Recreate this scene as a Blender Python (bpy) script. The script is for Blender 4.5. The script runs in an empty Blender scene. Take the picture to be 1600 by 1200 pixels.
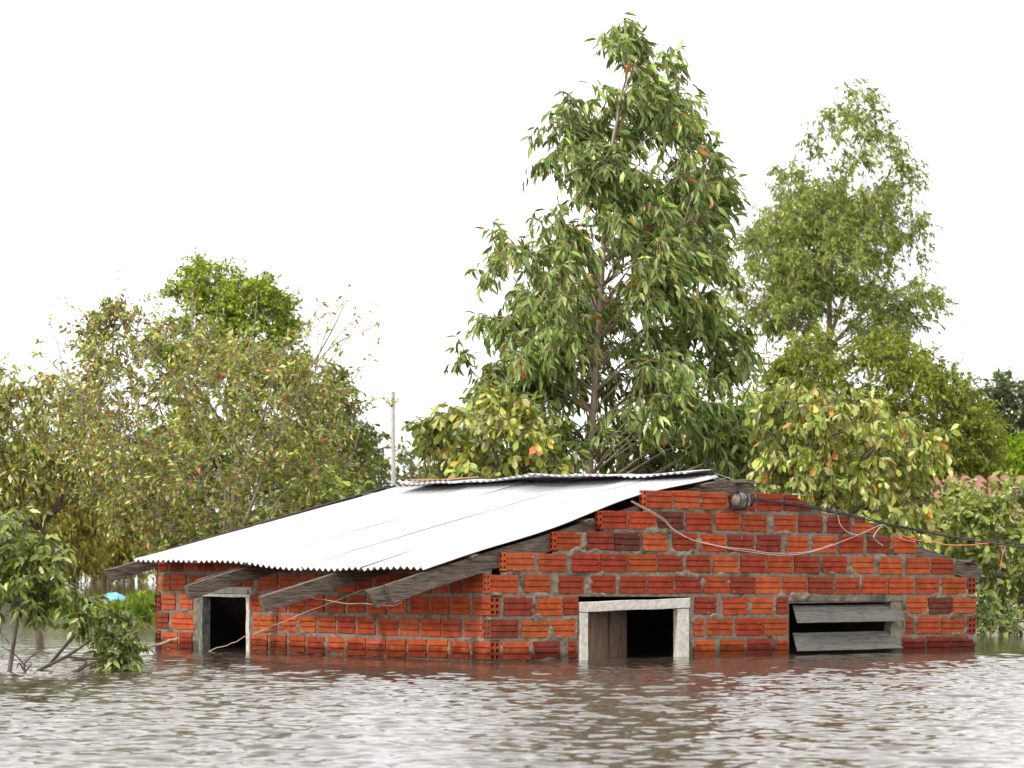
import bpy, math, random
import numpy as np
from mathutils import Vector, Matrix

SC = bpy.context.scene
COL = SC.collection
rng = np.random.default_rng(7)
random.seed(7)

# ------------------------------------------------------------------ camera
F = 4730.0            # focal length in pixels of a 1600 px wide picture
HZ = 872.0            # horizon row
CAMZ = 0.772          # eye height over the flood water
cam_d = bpy.data.cameras.new('camera')
cam = bpy.data.objects.new('camera', cam_d)
COL.objects.link(cam)
cam.location = (0, 0, CAMZ)
cam.rotation_euler = (math.radians(90), 0, 0)
cam_d.sensor_width = 36.0
cam_d.lens = F / 1600 * 36
cam_d.shift_y = (HZ - 600) / 1600
cam_d.clip_end = 6000
cam_d.dof.use_dof = True
cam_d.dof.focus_distance = 23.6
cam_d.dof.aperture_fstop = 6.5
SC.camera = cam

# ------------------------------------------------------------------ sky and sun
SUN_FROM = Vector((-0.60, -0.60, 0.72)).normalized()
el = math.asin(SUN_FROM.z)
az = math.atan2(SUN_FROM.x, SUN_FROM.y)
world = bpy.data.worlds.new('World')
SC.world = world
world.use_nodes = True
wn, wl = world.node_tree.nodes, world.node_tree.links
wn.clear()
sky = wn.new('ShaderNodeTexSky')
sky.sky_type = 'NISHITA'
sky.sun_disc = False
sky.sun_elevation = el
sky.sun_rotation = az
sky.air_density = 1.0
sky.dust_density = 2.0
tc = wn.new('ShaderNodeTexCoord')
mp = wn.new('ShaderNodeMapping')
mp.inputs['Scale'].default_value = (1, 1, 2.6)
nz = wn.new('ShaderNodeTexNoise')
nz.inputs['Scale'].default_value = 2.2
nz.inputs['Detail'].default_value = 6
rp = wn.new('ShaderNodeValToRGB')
rp.color_ramp.elements[0].position = 0.25
rp.color_ramp.elements[0].color = (0.72, 0.72, 0.72, 1)
rp.color_ramp.elements[1].position = 0.6
rp.color_ramp.elements[1].color = (0.97, 0.97, 0.97, 1)
mx = wn.new('ShaderNodeMix')
mx.data_type = 'RGBA'
mx.inputs['B'].default_value = (20.0, 20.0, 20.0, 1)
bg = wn.new('ShaderNodeBackground')
bg.inputs['Strength'].default_value = 0.1
wo = wn.new('ShaderNodeOutputWorld')
wl.new(tc.outputs['Generated'], mp.inputs['Vector'])
wl.new(mp.outputs['Vector'], nz.inputs['Vector'])
wl.new(nz.outputs['Fac'], rp.inputs['Fac'])
wl.new(rp.outputs['Color'], mx.inputs['Factor'])
wl.new(sky.outputs['Color'], mx.inputs['A'])
wl.new(mx.outputs['Result'], bg.inputs['Color'])
wl.new(bg.outputs['Background'], wo.inputs['Surface'])

sun_d = bpy.data.lights.new('sun', 'SUN')
sun_d.energy = 2.7
sun_d.angle = math.radians(5)
sun_d.color = (1.0, 0.95, 0.87)
sun = bpy.data.objects.new('sun', sun_d)
COL.objects.link(sun)
sun.location = SUN_FROM * 60
sun.rotation_euler = (-SUN_FROM).to_track_quat('-Z', 'Y').to_euler()

SC.view_settings.view_transform = 'Standard'
SC.view_settings.look = 'None'
SC.view_settings.gamma = 1
SC.view_settings.exposure = 0.02
SC.view_settings.use_curve_mapping = False


# ------------------------------------------------------------------ helpers
def at(px, py, Y):
    return np.array(((px - 800) / F * Y, Y, CAMZ + (HZ - py) / F * Y))


def hash3(ix, iy, iz, seed):
    h = (ix * 374761393 + iy * 668265263 + iz * 2147483647 + seed * 144665) & 0xFFFFFFFF
    h = ((h ^ (h >> 13)) * 1274126177) & 0xFFFFFFFF
    h = (h ^ (h >> 16)) & 0xFFFFFFFF
    return h / 4294967295.0


def vnoise(x, y, z=0.0, seed=0):
    x, y, z = np.broadcast_arrays(np.asarray(x, float), np.asarray(y, float), np.asarray(z, float))
    ix, iy, iz = (np.floor(a).astype(np.int64) for a in (x, y, z))
    fx, fy, fz = x - ix, y - iy, z - iz
    fx, fy, fz = (a * a * (3 - 2 * a) for a in (fx, fy, fz))
    r = 0
    for a in (0, 1):
        for b in (0, 1):
            for c in (0, 1):
                w = (fx if a else 1 - fx) * (fy if b else 1 - fy) * (fz if c else 1 - fz)
                r = r + w * hash3(ix + a, iy + b, iz + c, seed)
    return r


def fbm(x, y, z=0.0, seed=0, octv=4):
    r, a, t = 0, 1.0, 0
    for k in range(octv):
        r = r + a * vnoise(np.asarray(x) * 2 ** k, np.asarray(y) * 2 ** k, np.asarray(z) * 2 ** k, seed + k)
        t += a
        a *= 0.5
    return r / t


def np_mesh(name, V, faces, mat=None, smooth=False, tint=None):
    """V (n,3); faces (m,k) array of equal polygons"""
    V = np.asarray(V, np.float32)
    faces = np.asarray(faces, np.int32)
    me = bpy.data.meshes.new(name)
    m, k = faces.shape
    me.vertices.add(len(V))
    me.vertices.foreach_set('co', V.ravel())
    me.loops.add(m * k)
    me.loops.foreach_set('vertex_index', faces.ravel())
    me.polygons.add(m)
    me.polygons.foreach_set('loop_start', np.arange(m, dtype=np.int32) * k)
    me.polygons.foreach_set('loop_total', np.full(m, k, np.int32))
    if smooth:
        me.polygons.foreach_set('use_smooth', np.ones(m, bool))
    if tint is not None:
        at_ = me.attributes.new('tint', 'FLOAT_COLOR', 'POINT')
        c = np.ones((len(V), 4), np.float32)
        c[:, :3] = tint
        at_.data.foreach_set('color', c.ravel())
    me.update(calc_edges=True)
    me.validate()
    if mat:
        me.materials.append(mat)
    return me


def py_mesh(name, V, faces, mat=None, smooth=False):
    me = bpy.data.meshes.new(name)
    me.from_pydata([tuple(v) for v in V], [], [tuple(f) for f in faces])
    me.update()
    if smooth:
        for p in me.polygons:
            p.use_smooth = True
    if mat:
        me.materials.append(mat)
    return me


def obj(name, me, parent=None, loc=None, rot=None, scale=None):
    o = bpy.data.objects.new(name, me)
    COL.objects.link(o)
    if parent is not None:
        o.parent = parent
    if loc is not None:
        o.location = loc
    if rot is not None:
        o.rotation_euler = rot
    if scale is not None:
        o.scale = scale
    return o


def tag(o, label=None, cat=None, group=None, kind=None):
    if label:
        o['label'] = label
    if cat:
        o['category'] = cat
    if group:
        o['group'] = group
    if kind:
        o['kind'] = kind
    return o


def thing(name, label, cat, loc=(0, 0, 0), rz=0, group=None):
    o = obj(name, None, loc=tuple(float(c) for c in loc), rot=(0, 0, rz))
    o.empty_display_size = 0.1
    return tag(o, label, cat, group)


def tubes(P, R, sides=4):
    """P (m,k,3) polylines, R (m,k) radii -> verts, quads"""
    P = np.asarray(P, float)
    R = np.asarray(R, float)
    m, k, _ = P.shape
    T = np.gradient(P, axis=1)
    T /= np.linalg.norm(T, axis=2, keepdims=True) + 1e-9
    D = P[:, -1] - P[:, 0]
    ref = np.where((np.abs(D[:, 2:3]) > 0.7 * np.linalg.norm(D, axis=1, keepdims=True)), [[1.0, 0.13, 0]], [[0.05, 0.1, 1.0]])
    A = np.cross(T, ref[:, None, :])
    A /= np.linalg.norm(A, axis=2, keepdims=True) + 1e-9
    B = np.cross(T, A)
    ang = np.arange(sides) / sides * 2 * math.pi
    V = (P[:, :, None, :] + R[:, :, None, None] * (A[:, :, None, :] * np.cos(ang)[None, None, :, None]
                                                   + B[:, :, None, :] * np.sin(ang)[None, None, :, None]))
    idx = np.arange(m * k * sides).reshape(m, k, sides)
    a = idx[:, :-1, :]
    b = idx[:, 1:, :]
    Q = np.stack([a, np.roll(a, -1, 2), np.roll(b, -1, 2), b], -1).reshape(-1, 4)
    return V.reshape(-1, 3), Q


def join(parts):
    Vs, Fs, n = [], [], 0
    for v, f in parts:
        Vs.append(v)
        Fs.append(np.asarray(f) + n)
        n += len(v)
    return np.concatenate(Vs), np.concatenate(Fs)


def smooth_line(pts, n):
    """Catmull-Rom through pts -> n points"""
    pts = np.asarray(pts, float)
    if len(pts) == 2:
        t = np.linspace(0, 1, n)[:, None]
        return pts[0] * (1 - t) + pts[1] * t
    q = np.concatenate([[2 * pts[0] - pts[1]], pts, [2 * pts[-1] - pts[-2]]])
    u = np.linspace(0, len(pts) - 1 - 1e-6, n)
    i = u.astype(int)
    f = (u - i)[:, None]
    p0, p1, p2, p3 = q[i], q[i + 1], q[i + 2], q[i + 3]
    return 0.5 * ((2 * p1) + (-p0 + p2) * f + (2 * p0 - 5 * p1 + 4 * p2 - p3) * f ** 2 + (-p0 + 3 * p1 - 3 * p2 + p3) * f ** 3)


# ------------------------------------------------------------------ materials
def mat_new(name):
    m = bpy.data.materials.new(name)
    m.use_nodes = True
    n, l = m.node_tree.nodes, m.node_tree.links
    b = n['Principled BSDF']
    return m, n, l, b


def node(n, kind, **kw):
    o = n.new('ShaderNode' + kind)
    for k, v in kw.items():
        if k in o.inputs:
            o.inputs[k].default_value = v
        else:
            setattr(o, k, v)
    return o


def mixc(n, l, fac, a, b, mode='MIX'):
    m = n.new('ShaderNodeMix')
    m.data_type = 'RGBA'
    m.blend_type = mode
    for s, v in (('Factor', fac), ('A', a), ('B', b)):
        if hasattr(v, 'links'):
            l.new(v, m.inputs[s])
        else:
            m.inputs[s].default_value = v if not isinstance(v, tuple) else (*v, 1)[:4]
    return m.outputs['Result']


def ramp(n, l, src, p0, p1, c0=(0, 0, 0, 1), c1=(1, 1, 1, 1)):
    r = n.new('ShaderNodeValToRGB')
    r.color_ramp.elements[0].position = p0
    r.color_ramp.elements[1].position = p1
    r.color_ramp.elements[0].color = c0
    r.color_ramp.elements[1].color = c1
    l.new(src, r.inputs['Fac'])
    return r.outputs['Color']


def mat_surface(name, c0, c1, scale=(1, 1, 1), nscale=8, rough=0.85, bump=0.3, metallic=0.0, spots=None, bdist=0.01, spec=0.3, p=(0.3, 0.7)):
    m, n, l, b = mat_new(name)
    tcn = node(n, 'TexCoord')
    mpn = node(n, 'Mapping')
    mpn.inputs['Scale'].default_value = scale
    oi = node(n, 'ObjectInfo')
    add = node(n, 'VectorMath', operation='ADD')
    sc = node(n, 'VectorMath', operation='SCALE')
    sc.inputs['Scale'].default_value = 37.0
    l.new(oi.outputs['Random'], sc.inputs[0])
    l.new(tcn.outputs['Object'], mpn.inputs['Vector'])
    l.new(mpn.outputs['Vector'], add.inputs[0])
    l.new(sc.outputs['Vector'], add.inputs[1])
    nz = node(n, 'TexNoise', Scale=nscale, Detail=8, Roughness=0.62)
    l.new(add.outputs['Vector'], nz.inputs['Vector'])
    f = ramp(n, l, nz.outputs['Fac'], p[0], p[1])
    col = mixc(n, l, f, c0, c1)
    if spots:
        nz2 = node(n, 'TexNoise', Scale=nscale * spots[1], Detail=5)
        l.new(add.outputs['Vector'], nz2.inputs['Vector'])
        f2 = ramp(n, l, nz2.outputs['Fac'], spots[2], spots[2] + 0.1)
        col = mixc(n, l, f2, col, spots[0])
    if name == 'mortar':
        geo = node(n, 'NewGeometry')
        sx = node(n, 'SeparateXYZ')
        l.new(geo.outputs['Position'], sx.inputs['Vector'])
        nw = node(n, 'TexNoise', Scale=5, Detail=4)
        l.new(geo.outputs['Position'], nw.inputs['Vector'])
        ma = node(n, 'Math', operation='MULTIPLY_ADD')
        l.new(nw.outputs['Fac'], ma.inputs[0])
        ma.inputs[1].default_value = -0.10
        l.new(sx.outputs['Z'], ma.inputs[2])
        fw_ = ramp(n, l, ma.outputs['Value'], 0.0, 0.035, (0.45, 0.42, 0.40, 1), (1, 1, 1, 1))
        # ramp input starts at 0: damp only where height minus noise is small
        col = mixc(n, l, 1.0, col, fw_, 'MULTIPLY')
    l.new(col, b.inputs['Base Color'])
    b.inputs['Roughness'].default_value = rough
    b.inputs['Metallic'].default_value = metallic
    b.inputs['Specular IOR Level'].default_value = spec
    bp = node(n, 'Bump', Strength=bump, Distance=bdist)
    l.new(nz.outputs['Fac'], bp.inputs['Height'])
    l.new(bp.outputs['Normal'], b.inputs['Normal'])
    return m


def mat_brick():
    m, n, l, b = mat_new('fired_clay')
    tcn = node(n, 'TexCoord')
    oi = node(n, 'ObjectInfo')
    geo = node(n, 'NewGeometry')
    nz = node(n, 'TexNoise', Scale=14, Detail=8, Roughness=0.6)
    l.new(geo.outputs['Position'], nz.inputs['Vector'])
    f = ramp(n, l, nz.outputs['Fac'], 0.33, 0.68, (0.66, 0.62, 0.6, 1), (1.12, 1.1, 1.08, 1))
    col = mixc(n, l, 1.0, oi.outputs['Color'], f, 'MULTIPLY')
    nz3 = node(n, 'TexNoise', Scale=5.5, Detail=6, Roughness=0.7)
    l.new(geo.outputs['Position'], nz3.inputs['Vector'])
    f3 = ramp(n, l, nz3.outputs['Fac'], 0.64, 0.80, (0, 0, 0, 1), (0.75, 0.75, 0.75, 1))
    col = mixc(n, l, f3, col, (0.055, 0.03, 0.025))
    nz4 = node(n, 'TexNoise', Scale=34, Detail=4)
    l.new(geo.outputs['Position'], nz4.inputs['Vector'])
    f4 = ramp(n, l, nz4.outputs['Fac'], 0.67, 0.74, (0, 0, 0, 1), (0.7, 0.7, 0.7, 1))
    col = mixc(n, l, f4, col, (0.40, 0.27, 0.19))

    sx = node(n, 'SeparateXYZ')
    l.new(geo.outputs['Position'], sx.inputs['Vector'])
    nw = node(n, 'TexNoise', Scale=5, Detail=4)
    l.new(geo.outputs['Position'], nw.inputs['Vector'])
    ma = node(n, 'Math', operation='MULTIPLY_ADD')
    l.new(nw.outputs['Fac'], ma.inputs[0])
    ma.inputs[1].default_value = -0.14
    l.new(sx.outputs['Z'], ma.inputs[2])
    fw_ = ramp(n, l, ma.outputs['Value'], 0.0, 0.035, (0.45, 0.42, 0.40, 1), (1, 1, 1, 1))
    # ramp input starts at 0: damp only where height minus noise is small
    col = mixc(n, l, 1.0, col, fw_, 'MULTIPLY')
    l.new(col, b.inputs['Base Color'])
    b.inputs['Roughness'].default_value = 0.82
    b.inputs['Specular IOR Level'].default_value = 0.10
    nb = node(n, 'TexNoise', Scale=90, Detail=4)
    l.new(geo.outputs['Position'], nb.inputs['Vector'])
    bp = node(n, 'Bump', Strength=0.35, Distance=0.004)
    l.new(nb.outputs['Fac'], bp.inputs['Height'])
    l.new(bp.outputs['Normal'], b.inputs['Normal'])
    return m


def mat_leaf(name, src='tint', trans=0.24, rough=0.30, spec=0.5, sat=1.0):
    m, n, l, b = mat_new(name)
    if src == 'tint':
        a = node(n, 'Attribute', attribute_name='tint')
        c = a.outputs['Color']
    else:
        a = node(n, 'ObjectInfo')
        c = a.outputs['Color']
    geo = node(n, 'NewGeometry')
    nz = node(n, 'TexNoise', Scale=9.0, Detail=3)
    l.new(geo.outputs['Position'], nz.inputs['Vector'])
    f = ramp(n, l, nz.outputs['Fac'], 0.3, 0.7, (0.78, 0.78, 0.78, 1), (1.2, 1.2, 1.15, 1))
    c = mixc(n, l, 1.0, c, f, 'MULTIPLY')
    hs = node(n, 'HueSaturation', Saturation=1.06)
    l.new(c, hs.inputs['Color'])
    c = hs.outputs['Color']
    l.new(c, b.inputs['Base Color'])
    b.inputs['Roughness'].default_value = rough
    b.inputs['Specular IOR Level'].default_value = spec
    tr = node(n, 'BsdfTranslucent')
    tcol = mixc(n, l, 1.0, c, (1.25, 1.3, 0.6), 'MULTIPLY')
    l.new(tcol, tr.inputs['Color'])
    ms = node(n, 'MixShader')
    ms.inputs['Fac'].default_value = trans
    l.new(b.outputs['BSDF'], ms.inputs[1])
    l.new(tr.outputs['BSDF'], ms.inputs[2])
    l.new(ms.outputs['Shader'], n['Material Output'].inputs['Surface'])
    return m


M = {}
M['brick'] = mat_brick()
M['mortar'] = mat_surface('mortar', (0.130, 0.105, 0.076), (0.275, 0.232, 0.176), nscale=22, bump=1.0, bdist=0.014, spots=((0.085, 0.075, 0.058), 0.3, 0.56))
M['inner_shade'] = mat_surface('shade_painted_inner_wall', (0.018, 0.012, 0.010), (0.035, 0.022, 0.018), nscale=8, bump=0.5)  # interior shade put into the colour: inner walls near black so openings look dark
M['wood'] = mat_surface('weathered_wood', (0.042, 0.030, 0.022), (0.205, 0.165, 0.128), scale=(1.0, 11, 11), nscale=7, bump=0.9, p=(0.34, 0.66), spots=((0.025, 0.02, 0.017), 1.5, 0.62))
M['wood_brown'] = mat_surface('old_brown_wood', (0.07, 0.043, 0.028), (0.20, 0.138, 0.095), scale=(9, 9, 1.2), nscale=5, bump=0.5, spots=((0.04, 0.03, 0.02), 1.1, 0.62))
M['white_wood'] = mat_surface('flaking_white_paint', (0.42, 0.38, 0.33), (0.74, 0.70, 0.64), scale=(3, 6, 3), nscale=9, bump=0.4, spots=((0.24, 0.20, 0.16), 1.3, 0.66))
M['zinc'] = mat_surface('zinc_sheet', (0.43, 0.435, 0.44), (0.54, 0.54, 0.54), scale=(.6, 5, 5), nscale=3, rough=0.42, bump=0.05, metallic=0.35, spots=((0.27, 0.25, 0.22), 2.6, 0.68), spec=0.5)
M['rust'] = mat_surface('rusty_sheet', (0.22, 0.10, 0.06), (0.40, 0.22, 0.16), nscale=12, rough=0.8, bump=0.3)
M['louvre'] = mat_surface('dirty_louvre_metal', (0.05, 0.052, 0.052), (0.175, 0.162, 0.135), scale=(1.2, 7, 7), nscale=7, rough=0.5, bump=0.2, metallic=0.2, spots=((0.05, 0.055, 0.06), 1.0, 0.6))
M['concrete'] = mat_surface('pale_concrete', (0.30, 0.285, 0.25), (0.48, 0.46, 0.42), nscale=14, bump=0.6, spots=((0.16, 0.15, 0.13), 0.5, 0.6))
M['dark_rubber'] = mat_surface('black_cable_sheath', (0.018, 0.018, 0.02), (0.045, 0.045, 0.05), nscale=30, rough=0.5, bump=0.1)
M['pink'] = mat_surface('pink_wire_sheath', (0.62, 0.28, 0.24), (0.74, 0.48, 0.42), nscale=9, rough=0.5, bump=0.1)
M['pale_wire'] = mat_surface('pale_wire_sheath', (0.42, 0.34, 0.28), (0.60, 0.52, 0.45), nscale=9, rough=0.6, bump=0.1)
M['orange_wire'] = mat_surface('orange_wire_sheath', (0.62, 0.14, 0.05), (0.72, 0.22, 0.09), nscale=9, rough=0.5, bump=0.1)
M['stone'] = mat_surface('mottled_bundle', (0.05, 0.045, 0.04), (0.27, 0.23, 0.19), nscale=26, rough=0.8, bump=0.6, spots=((0.45, 0.40, 0.35), 0.7, 0.6))
M['blue'] = mat_surface('blue_plastic', (0.10, 0.36, 0.62), (0.30, 0.58, 0.80), nscale=7, rough=0.4, bump=0.3)
M['tile'] = mat_surface('clay_tile', (0.20, 0.085, 0.055), (0.33, 0.16, 0.11), nscale=12, rough=0.85, bump=0.3, spots=((0.16, 0.12, 0.09), 0.8, 0.6))
M['plaster'] = mat_surface('old_plaster', (0.42, 0.36, 0.29), (0.55, 0.49, 0.42), nscale=6, bump=0.3)
M['pole'] = mat_surface('pole_concrete', (0.36, 0.33, 0.29), (0.52, 0.49, 0.44), nscale=8, bump=0.3)
M['bark_pale'] = mat_surface('pale_bark', (0.26, 0.19, 0.13), (0.46, 0.37, 0.28), scale=(6, 6, 1), nscale=6, bump=0.4, spots=((0.14, 0.10, 0.07), 1.3, 0.6))
M['bark'] = mat_surface('grey_brown_bark', (0.09, 0.065, 0.05), (0.22, 0.175, 0.14), scale=(5, 5, 1), nscale=6, bump=0.5)
M['bark_white'] = mat_surface('whitish_twig_bark', (0.20, 0.165, 0.13), (0.42, 0.36, 0.30), scale=(5, 5, 1), nscale=6, bump=0.4)
M['bark_dark'] = mat_surface('dark_twig_bark', (0.05, 0.035, 0.03), (0.13, 0.09, 0.07), scale=(5, 5, 1), nscale=6, bump=0.5)
M['leaf'] = mat_leaf('leaf_glossy')
M['leaf_obj'] = mat_leaf('leaf_glossy_single', 'obj')
M['leaf_soft'] = mat_leaf('leaf_soft', trans=0.33, rough=0.6, spec=0.12)


def mat_water():
    m, n, l, b = mat_new('flood_water')
    geo = node(n, 'NewGeometry')
    mpn = node(n, 'Mapping')
    mpn.inputs['Scale'].default_value = (0.25, 0.25, 1)
    l.new(geo.outputs['Position'], mpn.inputs['Vector'])
    nz = node(n, 'TexNoise', Scale=1.0, Detail=4)
    l.new(mpn.outputs['Vector'], nz.inputs['Vector'])
    f = ramp(n, l, nz.outputs['Fac'], 0.3, 0.7)
    c = mixc(n, l, f, (0.052, 0.036, 0.026), (0.074, 0.053, 0.039))
    l.new(c, b.inputs['Base Color'])
    b.inputs['Roughness'].default_value = 0.045
    b.inputs['IOR'].default_value = 1.33
    nb = node(n, 'TexNoise', Scale=14.0, Detail=3, Roughness=0.5)
    l.new(geo.outputs['Position'], nb.inputs['Vector'])
    bp = node(n, 'Bump', Strength=0.12, Distance=0.02)
    l.new(nb.outputs['Fac'], bp.inputs['Height'])
    l.new(bp.outputs['Normal'], b.inputs['Normal'])
    return m


M['water'] = mat_water()


# ------------------------------------------------------------------ flood water, one sheet to the horizon
def axis(inner0, inner1, step, out0, out1, grow=1.12):
    mid = np.arange(inner0, inner1 + step / 2, step)
    lo, d = [inner0], step
    while lo[-1] > out0:
        d *= grow
        lo.append(lo[-1] - d)
    hi, d = [mid[-1]], step
    while hi[-1] < out1:
        d *= grow
        hi.append(hi[-1] + d)
    return np.array(lo[:0:-1] + list(mid) + hi[1:])


def build_water():
    xs = axis(-4.6, 4.8, 0.0185, -2500, 2500, 1.09)
    ys = axis(9.8, 23.5, 0.0165, -300, 4000, 1.03)
    dx = np.gradient(xs)
    dy = np.gradient(ys)
    X, Y = np.meshgrid(xs, ys)
    S = np.maximum(*np.meshgrid(dx, dy))
    Z = np.zeros_like(X)
    r = np.random.default_rng(3)
    gust = 0.55 + 0.9 * fbm(X * 0.35, Y * 0.16, 0, 5, 3)
    # the house shelters the water beside its walls
    th_ = math.radians(37.6)
    hx = (X + 0.161) * math.cos(th_) + (Y - 22.4) * math.sin(th_)
    hy = -(X + 0.161) * math.sin(th_) + (Y - 22.4) * math.cos(th_)
    dist = np.hypot(np.maximum(np.maximum(-hx, hx - 5.14), 0), np.maximum(np.maximum(-hy, hy - 4.8), 0))
    gust = gust * (0.27 + 0.73 * np.clip(dist / 4.6, 0, 1) ** 0.85)
    for k in range(72):
        lam = 0.07 * (0.42 / 0.07) ** (r.random() ** 1.1)
        th = math.radians(-82 + r.normal(0, 40))
        kx, ky = math.cos(th) * 2 * math.pi / lam, math.sin(th) * 2 * math.pi / lam
        amp = 0.0225 * lam / (2 * math.pi) * (1.0 if lam < 0.6 else 0.7)
        fade = np.clip(lam / (3.2 * S) - 0.35, 0, 1)
        ph = kx * X + ky * Y + r.random() * 6.283
        ph = ph + 0.8 * np.sin(0.31 * X * r.normal() + 0.23 * Y * r.normal() + r.random() * 6)
        s = np.sin(ph)
        Z += amp * fade * (s + 0.22 * np.cos(2 * ph)) * gust
    ny, nx = X.shape
    idx = np.arange(nx * ny).reshape(ny, nx)
    Q = np.stack([idx[:-1, :-1], idx[:-1, 1:], idx[1:, 1:], idx[1:, :-1]], -1).reshape(-1, 4)
    me = np_mesh('flood_water', np.stack([X, Y, Z], -1).reshape(-1, 3), Q, M['water'], True)
    o = obj('water', me)
    tag(o, 'rippled brown flood water reflecting the white sky', None, None, 'structure')


build_water()

# ------------------------------------------------------------------ the flooded brick house (local frame: x along gable wall, y along eave wall)
TH = math.radians(37.6)
CT, ST = math.cos(TH), math.sin(TH)
D0, X0 = 22.4, -0.161
LF, LL = 5.14, 4.80
W, H = 0.088, 0.136
PITCH, ZB = 0.1652, 0.0157


def fs(px):
    t = (px - 800) / F
    return (D0 * t - X0) / (CT - ST * t)


def ly(px):
    t = (px - 800) / F
    return -(D0 * t - X0) / (ST + CT * t)


def fz(py, s):
    return CAMZ + (HZ - py) / F * (D0 + s * ST)


def lz(py, y):
    return CAMZ + (HZ - py) / F * (D0 + y * CT)


house = thing('brick_house', 'flooded red hollow brick house with white corrugated metal roof', 'house', (X0, D0, 0), TH)


def zrow(k):
    return ZB + PITCH * (8 - k)


TF, TL = -0.0082, -0.0036     # how far the courses run out of level per metre


# brick meshes: unit length along x (scaled), depth y, height z
def brick_mesh(name, hole=None, seed=0, chip=False):
    r = random.Random(seed)
    g, gw = 0.011, 0.0058
    prof = [(0.0, 0.003), (0.0, H / 3 - gw), (g, H / 3 - gw + .002), (g, H / 3 + gw - .002), (0.0, H / 3 + gw),
            (0.0, 2 * H / 3 - gw), (g, 2 * H / 3 - gw + .002), (g, 2 * H / 3 + gw - .002), (0.0, 2 * H / 3 + gw),
            (0.0, H - 0.003), (0.004, H), (W, H), (W, 0.0), (0.004, 0.0)]
    ns = 3
    V, Fc = [], []
    L = 0.25
    for i in range(ns + 1):
        x = L * i / ns
        for j, (y, z) in enumerate(prof):
            dz = r.uniform(-.0025, .0025) if i in (0, ns) or j in (0, 9, 10, 13) else r.uniform(-.0008, .0008)
            dx = r.uniform(-.004, .004) if i in (0, ns) and not (hole == 'A' and i == 0) and not (hole == 'B' and i == ns) else 0
            zz = z + dz
            if chip and zz > H * 0.34:
                top = H * (1.0 - 0.75 * max(0, (i / ns - 0.3)) / 0.7) + r.uniform(-.012, .006)
                zz = min(zz, max(top, H * 0.34))
            V.append((x + dx, y + (r.uniform(-.0012, .0012) if y < .01 else 0), zz))
    n = len(prof)
    for i in range(ns):
        for j in range(n):
            a, b = i * n + j, i * n + (j + 1) % n
            Fc.append((a, a + n, b + n, b))
    if hole != 'A':
        Fc.append(tuple(range(n)))
    if hole != 'B':
        Fc.append(tuple(reversed(range(ns * n, ns * n + n))))
    if hole:
        xe = 0.0 if hole == 'A' else L
        di = 0.07 if hole == 'A' else -0.07
        cw, ch = W / 2, H / 3
        for a in range(2):
            for c in range(3):
                cy, cz = cw * (a + .5), ch * (c + .5)
                base = len(V)
                bord = [(1, 0), (1, 1), (0, 1), (-1, 1), (-1, 0), (-1, -1), (0, -1), (1, -1)]
                for (u, v) in bord:
                    V.append((xe, cy + u * cw / 2, cz + v * ch / 2))
                ry, rz = cw * .34, ch * .36
                for k in range(8):
                    an = k * math.pi / 4
                    V.append((xe, cy + ry * math.cos(an) + r.uniform(-.001, .001), cz + rz * math.sin(an) + r.uniform(-.001, .001)))
                for k in range(8):
                    an = k * math.pi / 4
                    V.append((xe + di, cy + ry * .9 * math.cos(an), cz + rz * .9 * math.sin(an)))
                for k in range(8):
                    k2 = (k + 1) % 8
                    q = (base + k, base + k2, base + 8 + k2, base + 8 + k)
                    t = (base + 8 + k, base + 8 + k2, base + 16 + k2, base + 16 + k)
                    if hole == 'A':
                        q, t = q[::-1], t[::-1]
                    Fc += [q, t]
                e = tuple(base + 16 + k for k in range(8))
                Fc.append(e if hole == 'B' else e[::-1])
    return py_mesh(name, V, Fc, M['brick'])


BR = [brick_mesh('brick', None, s) for s in range(6)]
BRA = [brick_mesh('brick', 'A', 20 + s) for s in range(2)]
BRB = [brick_mesh('brick', 'B', 30 + s) for s in range(2)]
BRC = brick_mesh('brick', None, 44, True)

TONES = {'o': (0.45, 0.102, 0.036), 'r': (0.385, 0.076, 0.028), 'm': (0.30, 0.053, 0.024), 'd': (0.25, 0.050, 0.030), 'v': (0.15, 0.043, 0.032), 'l': (0.43, 0.110, 0.05)}
brnd = random.Random(11)


def place_brick(wall, orient, a0, a1, k, tone=None, hole=None, chip=False):
    """orient F: front wall from a0 to a1 along x; L: eave wall from y=a0 (near) to a1 (far); R / B: headers"""
    tone = tone or brnd.choice('oorrrmmdl')
    c = [v * brnd.uniform(.88, 1.1) for v in TONES[tone]]
    z = zrow(k) + brnd.uniform(-.004, .004)
    me = BRC if chip else (brnd.choice(BRA) if hole == 'A' else brnd.choice(BRB) if hole == 'B' else brnd.choice(BR))
    j = lambda s: brnd.uniform(-s, s)
    pr = j(.003)
    if orient == 'F':
        o = obj('brick', me, wall, (a0, pr, z + TF * a0), (j(.01), -TF + j(.012), j(.008)), ((a1 - a0) / .25, 1, 1))
    elif orient == 'L':
        o = obj('brick', me, wall, (pr, a1, z + TL * a1), (j(.01), TL + j(.012), -math.pi / 2 + j(.008)), ((a1 - a0) / .25, 1, 1))
    elif orient == 'R':
        o = obj('brick', me, wall, (a1, 0.0 + pr, z + TF * a1), (0, 0, math.pi / 2), (1, (a1 - a0) / W, 1))
    else:
        o = obj('brick', me, wall, (0.25 + pr, a1, z + TL * a1), (0, 0, math.pi), (1, (a1 - a0) / W, 1))
    o.color = (*c, 1)
    return o


# course spans read off the photograph, converted to metres along each wall
def r1(z):
    return 740 + z * .2625


def r2(z):
    return 1120 + z * .3


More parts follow.
